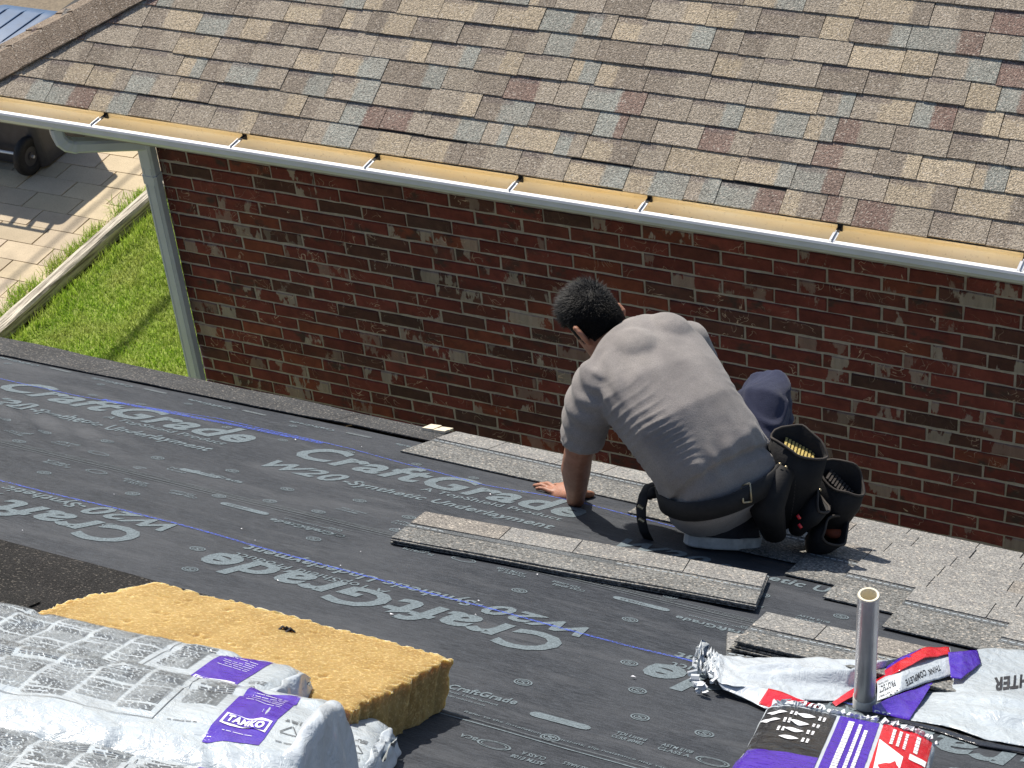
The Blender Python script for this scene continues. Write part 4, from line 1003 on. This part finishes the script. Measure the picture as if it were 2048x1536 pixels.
W2 = sheet('white_sheet', [(1846, 1356, .012), (1905, 1342, .040), (1955, 1300, .068), (1990, 1297, .065), (2060, 1301, .062), (2150, 1330, .06)], [(1810, 1438, .010), (1850, 1446, .012), (1900, 1455, .015), (1970, 1478, .015), (2060, 1496, .015), (2170, 1530, .015)], 0, 90, 60, M['plastic'], tw, 16, .004, 0,
    lambda s_, t: .020 * math.exp(-((t - .60 - .1 * (1 - s_)) / .12) ** 2) * min(1, max(0, s_ - .32) * 3) + .010 * math.exp(-((t - .78) / .05) ** 2) * min(1, max(0, s_ - .4) * 4))
P3 = sheet('purple_band', [(1745, 1411, .029), (1800, 1389, .034), (1850, 1369, .038), (1868, 1362, .040)], [(1745, 1424, .018), (1770, 1430, .014), (1800, 1437, .012), (1818, 1441, .012)], 0, 40, 14, M['purple'], tw, 17, .002)
sheet('lower_edge_band', [(1770, 1432, .011), (1880, 1455, .012), (1960, 1480, .012), (2060, 1500, .012), (2150, 1525, .012)], [(1768, 1438, .006), (1880, 1466, .006), (1960, 1492, .006), (2060, 1509, .006), (2150, 1533, .006)], 0, 40, 4, M['blackp'], tw, 18, .001)
def pxdrape(mb):                                             # print measured on the photograph, dropped onto a film along the line of measurement
    b_ = bvh_of(mb)
    def p(px, py, lift=.0018):
        r = ray(px, py).normalized(); h = b_.ray_cast(CAM, r)
        return None if h[0] is None else h[0] + RN * lift
    return p
def lay(p, mb, body, o, ax, ay, off=.03, shear=0.):
    """o: photo origin of the baseline, ax: full-length vector, ay: cap-height vector"""
    vs, fs = text(body, off, shear, None); P = [p(o[0] + ax[0] * x + ay[0] * y, o[1] + ax[1] * x + ay[1] * y) for x, y in vs]
    keep = {i for i, q in enumerate(P) if q is not None}; m = {k: n for n, k in enumerate(sorted(keep))}
    mb.add([P[i] for i in sorted(keep)], [tuple(m[i] for i in f) for f in fs if all(i in keep for i in f)])
bk = MB(); pB = pxdrape(Bd)
lay(pB, bk, 'PERFORM', (1800, 1378), (-33, 19), (4, 12)); lay(pB, bk, 'PROTECT', (1789, 1361), (-33, 15), (3, 12)); lay(pB, bk, 'COMPLETE', (1850, 1340), (-40, 22), (4, 12)); lay(pB, bk, 'THINK', (1879, 1331), (-24, 11), (3, 11))
for k in range(4): lay(pB, bk, 'l', (1876 - k * 7, 1346 + k * 4), (-3, 16), (4, 0), .05); 
lay(pB, bk, 'in every season', (1783, 1382), (-26, 12), (2, 5), .01); lay(pB, bk, 'your home', (1776, 1361), (-20, 8), (2, 4), .01)
bk.part('band_lettering', M['ink'], tw)
b3 = MB(); pW = pxdrape(W2); lay(pW, b3, 'FIGHTER', (2100, 1345), (-112, 13), (-2, 26), .04); b3.part('wrapper_lettering', M['ink'], tw)
b4 = MB(); pW3 = pxdrape(P3); lay(pW3, b4, 'PRO', (1783, 1438), (-34, -8), (-2, -10), .03); b4.part('wrapper_lettering', M['white'], tw)
# opened bundle in the near right corner
eb = thing('opened_bundle', 'opened shingle bundle with black, purple and red printed panels', 'shingle bundle', RP(-.72, 2.6, 0))
o_ = on_roof(1536, 1400, .085); e_mb = MB()
# x of this bundle runs towards the camera (its right end is the far end), y runs towards the left
fE0 = bundle(e_mb, (o_[0] - .004, o_[1] + .020), radians(97), 1.0, .352, .085, .004, 21, 0, .003, .030, 110, 60, 0.)
fE = lambda x, y: fE0(x, .352 - y)
e_mb.part('film', M['plasticr'], eb, True); dE = Drape(e_mb, fE)
def panel(name, mat, y0, y1, x0, x1, lift=.0012): q = MB(); dE.grid(q, ((x0, y0), (x0, y1), (x1, y1), (x1, y0)), 14, 20, lift); return q.part(name, mat, eb, True)
pk = panel('black_panel', M['blackp'], .205, .345, .040, .335); pu = panel('purple_panel', M['purple'], .118, .198, .035, .60); rd = panel('red_panel', M['red'], .010, .110, .030, .60); p4 = panel('purple_panel', M['purple'], .205, .350, .325, .60, .0018)
wh = MB(); rr = random.Random(4)
def eye(x, y, a=.026, b_=.010):
    n_ = 12; pts = [(x + b_ * sin(pi * k / n_), y - a + 2 * a * k / n_) for k in range(n_ + 1)] + [(x - b_ * sin(pi * k / n_), y - a + 2 * a * k / n_) for k in range(n_ - 1, 0, -1)]
    dE.add(wh, pts, [tuple(range(len(pts)))], .0026)
def vdash(mb, y0, x0, x1, n_=2, wd=.005, st=.011, lift=.0028):
    for k in range(n_):
        x = x0; y = y0 - k * st
        while x < x1:
            l_ = min(rr.uniform(.008, .02), x1 - x); dE.add(mb, [(x, y), (x, y - wd), (x + l_, y - wd), (x + l_, y)], [(0, 1, 2, 3)], lift); x += l_ + .003
for k, (x, y) in enumerate(((.085, .320), (.085, .262), (.135, .326), (.135, .268), (.190, .330), (.185, .272), (.240, .275))):
    eye(x, y, .020, .0125); vdash(wh, y - .026, x - .010, x + .016, 2, .005, .009)
wh.part('black_panel_print', M['white'], pk)['kind'] = 'stuff'; wh = MB()
vdash(wh, .178, .06, .56, 1, .012); vdash(wh, .156, .07, .56, 1, .007); vdash(wh, .142, .10, .56, 1, .007); wh.part('purple_panel_print', M['white'], pu)['kind'] = 'stuff'; wh = MB()
vdash(wh, .088, .055, .15, 3, .006, .013); vdash(wh, .040, .055, .15, 1, .008); dE.grid(wh, ((.165, .045), (.165, .012), (.20, .012), (.20, .045)), 5, 5, .0026); dE.add(wh, [(.135, .108), (.20, .055), (.36, .055), (.36, .10)], [(0, 1, 2, 3)], .0026); wh.part('red_panel_print', M['white'], rd)['kind'] = 'stuff'
fl_ = MB()
for k in range(34):
    y = .005 + .34 * k / 34; u, v = fE(.012 + .012 * rr.random(), y); hh = dE.pt(.03, y)
    if hh is None: continue
    b0 = hh; fl_.tube([b0 + RN * .001, b0 + RN * .006 + RT_V * rr.uniform(-.004, .014) + X_ * rr.uniform(-.008, .008), b0 + RN * rr.uniform(.001, .008) + RT_V * rr.uniform(.004, .02) + X_ * rr.uniform(-.01, .01)], [.008, .006, .002], 6, True, .25)
fl_.part('torn_edge', M['torn'], eb)['kind'] = 'stuff'
fl_ = MB()
for k in range(16):
    px = rr.uniform(1392, 1430); py = rr.uniform(1308, 1372); u, v = on_roof(px, py, .03); a = RP(u, v, rr.uniform(.008, .045)); st = [a]
    for j in range(3): st.append(st[-1] + Vector((rr.gauss(-.004, .006), rr.gauss(0, .006), rr.gauss(0, .004))))
    fl_.tube(st, [.008, .008, .006, .002], 6, True, .35)
fl_.part('torn_edge', M['torn'], tw)['kind'] = 'stuff'

# ------------------------------------------------------------------ the roofer
def A(px, py, d): return at_depth(px, py, d)
SH = Vector((.42, .90, -.05)).normalized()                   # from his left to his right shoulder
PV = Vector((.52, .85, .0)).normalized()
man = thing('person', 'person in grey t-shirt and tool belt crouching at the eave', 'person', RP(-1.5, 4.7, 0))
def ringv(c, side, axis, rx, ry, n=24, e=2.3):
    f_ = axis.cross(side).normalized(); s_ = f_.cross(axis).normalized(); out = []
    for k in range(n):
        a = 2 * pi * k / n; ca, sa = cos(a), sin(a)
        out.append(c + s_ * (rx * math.copysign(abs(ca) ** (2 / e), ca)) + f_ * (ry * math.copysign(abs(sa) ** (2 / e), sa)))
    return out
SPINE = [  # photo x, y, depth, half width, half depth, side
    (1438, 985, 5.585, .150, .112, PV), (1436, 974, 5.56, .182, .136, PV), (1440, 962, 5.505, .182, .148, PV), (1412, 905, 5.470, .178, .138, PV), (1368, 842, 5.485, .188, .130, (PV + SH) / 2),
    (1326, 780, 5.54, .202, .124, SH), (1290, 726, 5.615, .206, .114, SH), (1264, 690, 5.645, .165, .095, SH), (1245, 671, 5.665, .105, .075, SH)]
def torso(scale=1.0, lo=0, hi=9):
    P = [A(*q[:3]) for q in SPINE]; rings = []
    for i in range(lo, hi):
        ax = (P[min(i + 1, 8)] - P[max(i - 1, 0)]).normalized(); rings.append(ringv(P[i], Vector(SPINE[i][5]), ax, SPINE[i][3] * scale, SPINE[i][4] * scale))
    return rings
def limb(mb, pts, n=14): mb.tube([A(*p[:3]) for p in pts], [p[3] for p in pts], n)
# joints
LSH, LEL, LWR = (1198, 772, 5.535), (1160, 905, 5.60), (1152, 985, 5.845)
RSH = (1376, 690, 5.76)
wrist = A(*LWR); hu, hv = on_roof(1152, 1003)
# --- shirt
sh = MB(); sh.loft(torso(1.0))
limb(sh, [(1262, 735, 5.60, .085), LSH + (.083,), (1180, 815, 5.565, .079), (1171, 850, 5.595, .070), (1166, 878, 5.62, .066), (1165, 890, 5.63, .064)], 18)
limb(sh, [(1320, 700, 5.68, .085), RSH + (.076,), (1394, 722, 5.86, .066), (1398, 752, 5.95, .060)], 18)
for p, r_ in (((1330, 690, 5.65), .10), ((1270, 725, 5.57), .105)): sh.ball(A(*p), r_, 12)
me = remesh(sh, .0060, M['shirt'], 12)
Pm = [A(*q[:3]) for q in SPINE]; axis = (Pm[7] - Pm[2]); AL = axis.length; axis.normalize(); fr = axis.cross(SH).normalized()
if fr.dot(FW) < 0: fr = -fr                                   # away from the camera = his chest
hem0 = A(1165, 889, 5.63); sdir = (A(1165, 889, 5.63) - A(1180, 815, 5.565)).normalized()
bm = bmesh.new(); bm.from_mesh(me); bm.normal_update()
for v in bm.verts:
    p = v.co; t = (p - Pm[2]).dot(axis) / AL; sx = (p - (Pm[2] + axis * (t * AL))).dot(SH)
    n_ = noise.noise(p * 7); d = 0
    warp = (p.dot(axis) + .020 * n_ + .16 * (sx + .1))
    mL = max(0, min(1, (-.105 - sx) / .055)) * max(0, min(1, (t + .1) * 5)) * max(0, min(1, (.84 - t) * 5))
    k_ = sin(warp * 2 * pi / .024 + 7 * noise.noise(p * 7)); d += mL * (.0025 * (max(0, k_) ** 2.2) - .0008) * max(0, .55 + 1.7 * noise.noise(p * 9 + Vector((3, 3, 3))))
    mR = max(0, min(1, (sx - .07) / .07)) * max(0, min(1, (t - .0) * 6)) * max(0, min(1, (.6 - t) * 5)); d += mR * .0018 * sin(warp * 2 * pi / .05 + 4 * n_)
    mA = max(0, min(1, (-.115 - sx) / .05)) * max(0, min(1, (t - .55) * 5)); d += mA * .0042 * sin((p.dot(sdir) * 38 + p.dot(FW) * 30) * 2.4 + 3 * noise.noise(p * 8))
    mB = max(0, 1 - abs(t - .04) / .11); d += mB * .0042 * sin((p.dot(SH) * 1.0 + t * .1) * 95 + 4 * n_)
    d += .0013 * noise.noise(p * 9) + .0007 * noise.noise(p * 30)
    if t < .02: d -= .012 * max(0, 1 - abs(t) / .05)          # cinched by the belt
    v.co = p + v.normal * d
# open the sleeve ends and neck: drop what lies past hem planes
kill = [v for v in bm.verts if (v.co - hem0).dot(sdir) > .004 and (v.co - hem0).length < .12]
nk = A(1240, 668, 5.665); nax = (A(1222, 655, 5.675) - A(1258, 690, 5.645)).normalized()
kill += [v for v in bm.verts if (v.co - nk).dot(nax) > .0]
bmesh.ops.delete(bm, geom=list(set(kill)), context='VERTS'); bm.to_mesh(me); bm.free()
me = finish(me, [('SOLIDIFY', dict(thickness=.0035, offset=-1))], M['shirt']); put('t_shirt', me, man)
# collar band
cb = MB(); c0 = nk - nax * .004; cb.loft([ringv(c0 + nax * q, SH, nax, .076 - q * .9 + r_, .062 - q * .8 + r_, 26, 2) for q, r_ in ((-.010, .004), (-.004, .0065), (.006, .006), (.010, .003), (.006, .000), (-.006, .0))], cap=False); cb.part('collar', M['shirt'], man, True)
# --- body: one continuous surface
bd = MB(); bd.loft(torso(.88, 1)); 
limb(bd, [(1262, 735, 5.60, .07), LSH + (.066,), (1178, 830, 5.575, .056), (1163, 885, 5.63, .047), (1156, 912, 5.665, .0445), (1152, 938, 5.73, .046), (1152, 965, 5.79, .0385), (1152, 988, 5.845, .030), (1151, 1000, 5.885, .029)], 16)
limb(bd, [(1320, 700, 5.68, .07), RSH + (.058,), (1396, 732, 5.90, .046), (1400, 800, 5.96, .045), (1380, 870, 6.0, .04), (1362, 905, 6.05, .03)], 12)
limb(bd, [(1262, 700, 5.65, .06), (1240, 680, 5.66, .058), (1215, 665, 5.67, .060)], 16)
# head: along its own axes
HU_ = (Vector((-.90, .43, 0)).normalized() * .80 + Vector((0, 0, 1)) * .60).normalized(); HS = (SH - HU_ * SH.dot(HU_)).normalized(); HF = HU_.cross(HS).normalized()
if HF.z > 0: HF = -HF
HC = A(1189, 643, 5.685); HSC = .90
def HP(x, y, z): return HC + (HS * x + HF * y + HU_ * z) * HSC
def hring(z, rx, ry, yo=0, n=22): return [HP(rx * cos(2 * pi * k / n), yo + ry * sin(2 * pi * k / n), z) for k in range(n)]
bd.loft([hring(-.135, .030, .028, .060), hring(-.125, .046, .040, .052), hring(-.095, .058, .074, .025), hring(-.06, .068, .090, .008), hring(-.02, .074, .098, 0), hring(.02, .077, .100, -.002), hring(.055, .073, .094, -.004), hring(.085, .058, .074, -.006), hring(.103, .034, .044, -.006), hring(.109, .012, .016, -.006)])
bd.tube([HP(0, .092, .01), HP(0, .110, -.022), HP(0, .118, -.040), HP(0, .100, -.050)], [.009, .011, .014, .009], 8)            # nose
bd.tube([HP(-.02, .094, -.078), HP(.02, .094, -.078)], [.007, .007], 6); bd.tube([HP(-.03, .092, .025), HP(.03, .092, .025)], .009, 6)   # lips, brow
for s_ in (-1, 1):                                           # ears
    pts = [(.070, -.004, -.062), (.084, -.018, -.046), (.098, -.034, -.020), (.099, -.030, .004), (.084, -.008, .012)]
    bd.tube([HP(s_ * a, b_, c) for a, b_, c in pts], [.009, .0095, .0095, .0095, .008], 8)
    bd.tube([HP(s_ * .074, -.003, -.03), HP(s_ * .076, -.006, .01)], [.010, .010], 8)
# neck blend
bd.tube([A(1243, 684, 5.66), A(1222, 668, 5.675), HP(0, -.02, -.07)], [.060, .058, .058], 16)
# left hand planted on the roof: palm, five fingers of different lengths
W0 = RP(hu + .012, hv - .012, .034)
def rp(du, dv, h): return RP(hu + du, hv + dv, h)
bd.tube([A(1152, 985, 5.845), W0, rp(-.022, .006, .024), rp(-.058, .022, .017), rp(-.082, .032, .014)], [.030, .030, .036, .040, .036], 16, True, .55, RN.cross(Vector((1, 0, 0))))
for (b0, mid, tip, r_) in (
    ((-.070, .066, .014), (-.100, .104, .017), (-.128, .118, .009), .0088),      # index
    ((-.088, .048, .014), (-.132, .076, .019), (-.166, .086, .009), .0092),      # middle
    ((-.092, .026, .013), (-.138, .044, .018), (-.172, .052, .008), .0088),      # ring
    ((-.086, .004, .012), (-.122, .012, .015), (-.148, .016, .008), .0078)):     # little
    bd.tube([rp(-.03, .016, .018), rp(*b0), rp(*mid), rp((mid[0] + tip[0]) / 2, (mid[1] + tip[1]) / 2, .013), rp(*tip)], [r_ * 1.2, r_ * 1.15, r_ * 1.02, r_ * .95, r_ * .74], 9)
bd.tube([rp(-.005, .012, .022), rp(.008, .052, .018), rp(.016, .082, .014), rp(.014, .108, .010)], [.017, .0145, .012, .0085], 9)                # thumb
# legs
limb(bd, [(1415, 950, 5.64, .085), (1370, 930, 5.82, .070), (1345, 900, 5.95, .055), (1370, 960, 5.85, .046), (1405, 1030, 5.66, .036), (1418, 1062, 5.60, .034)], 14)
limb(bd, [(1478, 950, 5.68, .08), (1510, 860, 5.77, .062), (1528, 800, 5.825, .044), (1537, 850, 5.88, .044), (1524, 960, 5.90, .04), (1512, 1028, 5.92, .034)], 14)
me = remesh(bd, .0052, M['skin'], 3); put('body', me, man)
# --- jeans
jn = MB()
limb(jn, [(1425, 945, 5.65, .10), (1375, 930, 5.80, .090), (1345, 900, 5.95, .070), (1372, 965, 5.84, .060), (1408, 1032, 5.655, .050), (1422, 1064, 5.615, .050)], 18)
limb(jn, [(1472, 940, 5.67, .105), (1508, 880, 5.745, .088), (1524, 805, 5.80, .084), (1530, 778, 5.83, .082), (1541, 850, 5.88, .068), (1528, 960, 5.91, .056), (1514, 1030, 5.925, .050)], 18)
jn.ball(A(1452, 945, 5.64), .105, 14)
me = remesh(jn, .007, M['jeans'], 7); bm = bmesh.new(); bm.from_mesh(me); bm.normal_update(); kn = A(1530, 785, 5.82)
for v in bm.verts:
    p = v.co; dk = (p - kn).length
    v.co = p + v.normal * (.0062 * max(0, sin(p.z * 120 + p.dot(RT) * 60 + 6 * noise.noise(p * 6))) ** 1.5 * max(.12, min(1, (dk - .04) / .08)) * (1 + noise.noise(p * 12)) + .003 * noise.noise(p * 16))
bm.to_mesh(me); bm.free(); me.polygons.foreach_set('use_smooth', [True] * len(me.polygons)); put('jeans', me, man)
# --- shoes
def shoe(u, v, ang, L=.27, nm='shoe', heel=0.):
    d_ = (cos(ang), sin(ang)); e = (-d_[1], d_[0])
    def q(x, y, z): return RP(u + d_[0] * x + e[0] * y, v + d_[1] * x + e[1] * y, z + heel * max(0, .08 - x) )
    def ring_(z, g, n=28):
        out = []
        for k in range(n):
            a = 2 * pi * k / n; x = (L / 2) * cos(a); wd = .048 * (1 - .18 * (cos(a) < -.3)) ; y = wd * math.copysign(abs(sin(a)) ** .75, sin(a)); out.append(q(L / 2 - .05 + x * g, y * g, z))
        return out
    s_ = MB().loft([ring_(.008, .97), ring_(.012, 1.0), ring_(.034, 1.0), ring_(.038, .97), ring_(.036, .9)]).part(nm, M['shoe'], man, True)
    MB().loft([ring_(.007, .975), ring_(.011, 1.012), ring_(.039, 1.015), ring_(.041, .98)]).part('sole', M['sole'], s_)
    up_ = MB().loft([ring_(.036, .97), [p * 1 for p in ring_(.060, .90)], [q((-.05 + L * .30) + .10 * cos(2 * pi * k / 28) - .02, .040 * sin(2 * pi * k / 28), .085) for k in range(28)], [q(.012 + .055 * cos(2 * pi * k / 28), .036 * sin(2 * pi * k / 28), .105) for k in range(28)]]).part('upper', M['shoe'], s_, True)
su, sv = on_roof(1372, 1093); shoe(su + .138, sv + .128, radians(224), .245)
su, sv = on_roof(1512, 1048); shoe(su + .03, sv, radians(150))
# --- hair: a cropped cap and short strands
cap = MB(); n = 26
def scalp(z, k): a = 2 * pi * k / n; return a
rows = []
for z, rx, ry in ((-.066, .064, .086), (-.050, .073, .097), (-.02, .081, .105), (.02, .084, .107), (.055, .081, .102), (.085, .067, .084), (.108, .042, .052), (.119, .014, .018)):
    rows.append([HP(rx * cos(2 * pi * k / n), -.004 + (ry if sin(2 * pi * k / n) < 0 or z > .04 else ry * .80) * sin(2 * pi * k / n), z - (.0 if sin(2 * pi * k / n) < -.2 else (-.025 if z < -.04 else 0))) for k in range(n)])
cap.loft(rows); hair = cap.part('hair', M['hair'], man, True)
st = MB(); rh = random.Random(11)
for k in range(19000):
    z = rh.uniform(-.062, .118); a = rh.uniform(0, 2 * pi)
    if sin(a) > .15 and z < .045: continue
    if z < -.05 and sin(a) > -.35: continue
    zz = max(-1, min(1, z / .121)); rr_ = sqrt(max(0, 1 - zz * zz)) if z > 0 else 1 - .22 * (z / .09) ** 2
    p = HP(.084 * rr_ * cos(a), -.004 + .107 * rr_ * sin(a), z); nrm = (HS * cos(a) * rr_ + HF * sin(a) * rr_ + HU_ * (z / .12 if z > 0 else z / .3)).normalized()
    top = max(0, min(1, (z + .03) / .12)); ln = (.005 + .036 * top * top) * rh.uniform(.55, 1.3)
    comb = (nrm * (.26 + .42 * top) + HF * (.15 + .45 * top) - HU_ * .75 * (1 - top) + Vector((rh.gauss(0, .15), rh.gauss(0, .15), rh.gauss(0, .15)))).normalized()
    sd_ = comb.cross(nrm)
    if sd_.length < .05: continue
    sd_ = sd_.normalized() * .0008; b0 = len(st.v); m_ = p + comb * ln * .55 + nrm * .002; t_ = p + comb * ln - nrm * .001 + HF * .003
    st.v += [p - sd_, p + sd_, m_ + sd_ * .8, m_ - sd_ * .8, t_]; st.f += [(b0, b0 + 1, b0 + 2, b0 + 3), (b0 + 3, b0 + 2, b0 + 4)]
s_ = st.part('hair_strands', M['hair'], hair); s_['kind'] = 'stuff'
# --- belt with buckle, tail, pouches
def around(t, ex, n=64):
    i = 2; P = A(1440, 962, 5.505); ax = (A(1412, 905, 5.475) - A(1434, 1000, 5.53)).normalized()
    return ringv(P + ax * t, PV, ax, SPINE[2][3] + ex, SPINE[2][4] + ex, n)
bl = MB(); bl.loft([around(-.032, .004), around(-.030, .010), around(.026, .010), around(.028, .003)], cap=False); belt = bl.part('tool_belt', M['belt'], man, True)
bu = MB(); o = A(1489, 988, 5.355)
def near_belt(px, py, lift=.0075):                            # the belt surface under a photo point
    b_ = BVHTree.FromPolygons([tuple(v) for v in bl.v], bl.f); h = b_.ray_cast(CAM, ray(px, py).normalized()); return (h[0] + h[1] * lift * (1 if h[1].dot(FW) < 0 else -1)) if h[0] else A(px, py, 5.38)
for (a, b_) in (((1482, 972), (1500, 970)), ((1500, 970), (1500, 1002)), ((1500, 1002), (1484, 1004)), ((1484, 1004), (1482, 972))):
    bu.tube([near_belt(*a), near_belt(*b_)], .0028, 8)
bu.part('buckle', M['buckle'], belt, True)
# hanging strap end at his left front
tl_ = MB(); tp = [(1309, 967, 5.60), (1297, 972, 5.58), (1288, 990, 5.56), (1282, 1015, 5.55), (1283, 1040, 5.55), (1288, 1062, 5.555), (1299, 1083, 5.57)]
tl_.tube([A(*p) for p in tp], [.013, .016, .017, .017, .016, .016, .015], 8, True, .22, RT); tail = tl_.part('belt_tail', M['belt'], belt, True)
for (x, y) in ((1281, 1014), (1283, 1040)): MB().tube([A(x - 5, y - 3, 5.530), A(x + 5, y + 3, 5.530)], .0055, 10).part('eyelet', M['buckle'], tail)
MB().ball(A(1308, 985, 5.56), .018, 10).ball(A(1300, 992, 5.56), .012, 8).part('belt_knot', M['leather'], belt, True)
def pouch(label, rim, floor, rx, ry, side, nm='pouch', fill=None, fillmat=None, taper=.75, belly=.15, tongue=0.):
    """open leather bag: rim and floor centres from the photo, tapering body, bound edge, hollow inside"""
    c0, c1 = A(*rim), A(*floor); ax = (c0 - c1).normalized(); side = Vector(side); rings = []
    for t, g in ((0, taper * .62), (.05, taper * .9), (.3, taper + (1 - taper) * .4 + belly * .6), (.65, .97 + belly * .6), (1, 1)):
        rings.append(ringv(c1.lerp(c0, t), side, ax, rx * g, ry * g, 26, 2.4 - .8 * t))
    top = rings[-1]; f_ = ax.cross(side).normalized()
    rings[-1] = [p + ax * tongue * max(0, (p - c0).dot(f_)) / ry * .5 for p in top]
    inner = []
    for t, g in ((1, .93), (.6, .92), (.25, .75), (.22, .2)):
        inner.append(ringv(c1.lerp(c0, t), side, ax, rx * g, ry * g, 26, 2.4 - .8 * t))
    inner[0] = [p + ax * tongue * max(0, (p - c0).dot(f_)) / ry * .5 for p in inner[0]]
    wob = lambda p, g: p + Vector((noise.noise(p * 13), noise.noise(p * 13 + Vector((9, 0, 0))), noise.noise(p * 13 + Vector((0, 9, 0))))) * .024 * g
    rings = [[wob(p, .5 + .1 * i) for p in r_] for i, r_ in enumerate(rings)]; inner = [[wob(p, .9) for p in r_] for r_ in inner]
    b_ = MB().loft(rings + inner); o = b_.part(nm, M['leather'], belt, True)
    MB().tube(rings[-1] + [rings[-1][0]], .0038, 6, False).part('edge_binding', M['hem'], o, True)
    if fill:
        q = MB(); c = c1.lerp(c0, fill)
        for k in range(9):
            for j in range(7):
                a = c + side.normalized() * (rx * .55 * (k / 8 * 2 - 1)) + f_ * (ry * .5 * (j / 6 * 2 - 1)); q.tube([a - ax * .02, a + ax * .006, a + ax * .0065], [.0018, .0018, .0045], 6)
        q.part('roofing_nails', M[fillmat], o)['kind'] = 'stuff'
    return o
camside = (RT * .8 + UP * .1).normalized()
pouch('', (1600, 895, 5.46), (1548, 1048, 5.60), .080, .050, RT * .82 + UP * -.45, fill=.95, fillmat='nail', tongue=.09)
pouch('', (1640, 1002, 5.52), (1590, 1062, 5.58), .056, .034, RT * .5 + UP * .8, tongue=.05)
pouch('', (1683, 962, 5.57), (1634, 1058, 5.68), .078, .046, RT * .6 + UP * -.6, fill=.90, fillmat='hem', tongue=.08)
lp = pouch('', (1670, 1060, 5.56), (1622, 1088, 5.64), .070, .042, RT * .75 + UP * .45, taper=.7, tongue=.05)
q = MB(); q.ball(A(1667, 1063, 5.625), .034, 12, (1, .8, .5)); q.part('pouch_lining', M['orange'], lp, True)
MB().tube([A(1590, 905, 5.56), A(1555, 960, 5.45), A(1530, 1010, 5.44), A(1548, 1068, 5.52)], [.025, .050, .062, .040], 16, True, .8).tube([A(1600, 940, 5.62), A(1625, 1000, 5.64), A(1650, 1060, 5.66)], [.05, .065, .05], 14, True, .7).part('pouch_back', M['leather'], belt, True)
MB().tube([A(1690, 1020, 5.66), A(1714, 1004, 5.68)], [.016, .018], 12).part('tape_case', M['alu'], belt, True)
MB().ball(A(1714, 1003, 5.675), .006, 8).part('red_cap', M['red'], belt, True)
MB().ball(A(1627, 881, 5.63), .0145, 10, (1, 1, 1)).tube([A(1625, 884, 5.63), A(1618, 915, 5.63)], .011, 10).part('white_tool_cap', M['white'], belt, True)
for x, y in ((1594, 1030), (1597, 1048)): MB().tube([A(x, y, 5.46), A(x + 6, y + 8, 5.46)], .005, 8).part('tool_tip', M['red'], belt, True)
# ------------------------------------------------------------------ grit in the gutter
gd = MB(); rg_ = random.Random(5)
for k in range(70):
    x = rg_.uniform(-6.3, .6); y = rg_.choice((6.66, 6.685, 6.70, 6.715)) + rg_.gauss(0, .006); s_ = rg_.uniform(.003, .009); a = rg_.uniform(0, 6.3)
    z = LZ - .060 + .006 * abs(y - 6.70) / .02
    gd.add([(x + s_ * cos(a + q) * (1.6 if i % 2 else 1), y + s_ * .6 * sin(a + q), z + .003 + .003 * (i % 2)) for i, q in enumerate((0, 1.5, 3.1, 4.6))], [(0, 1, 2, 3)])
tag(gd.part('gutter_grit', M['soil']), 'dark grit and leaf scraps lying in the gutter', 'debris', kind='stuff')
# ------------------------------------------------------------------ stitching and rivets on the pouches
sb = MB()
for pts in (((1546, 960, 5.47), (1552, 1000, 5.49), (1560, 1040, 5.52)), ((1590, 960, 5.46), (1586, 1000, 5.48), (1580, 1040, 5.52)), ((1660, 1010, 5.56), (1650, 1040, 5.58))):
    for a, b_ in zip(pts[:-1], pts[1:]):
        for k in range(6):
            t0, t1 = (k + .15) / 6, (k + .7) / 6; P = [A(*[a[i] * (1 - t) + b_[i] * t for i in range(3)]) - FW * .012 for t in (t0, t1)]; sb.tube(P, .0012, 5)
sb.part('stitching', M['hem'], belt)['kind'] = 'stuff'
for x, y, d_ in ((1560, 928, 5.42), (1572, 934, 5.42), (1640, 980, 5.52)): MB().ball(A(x, y, d_), .0045, 8).part('rivet', M['buckle'], belt, True)
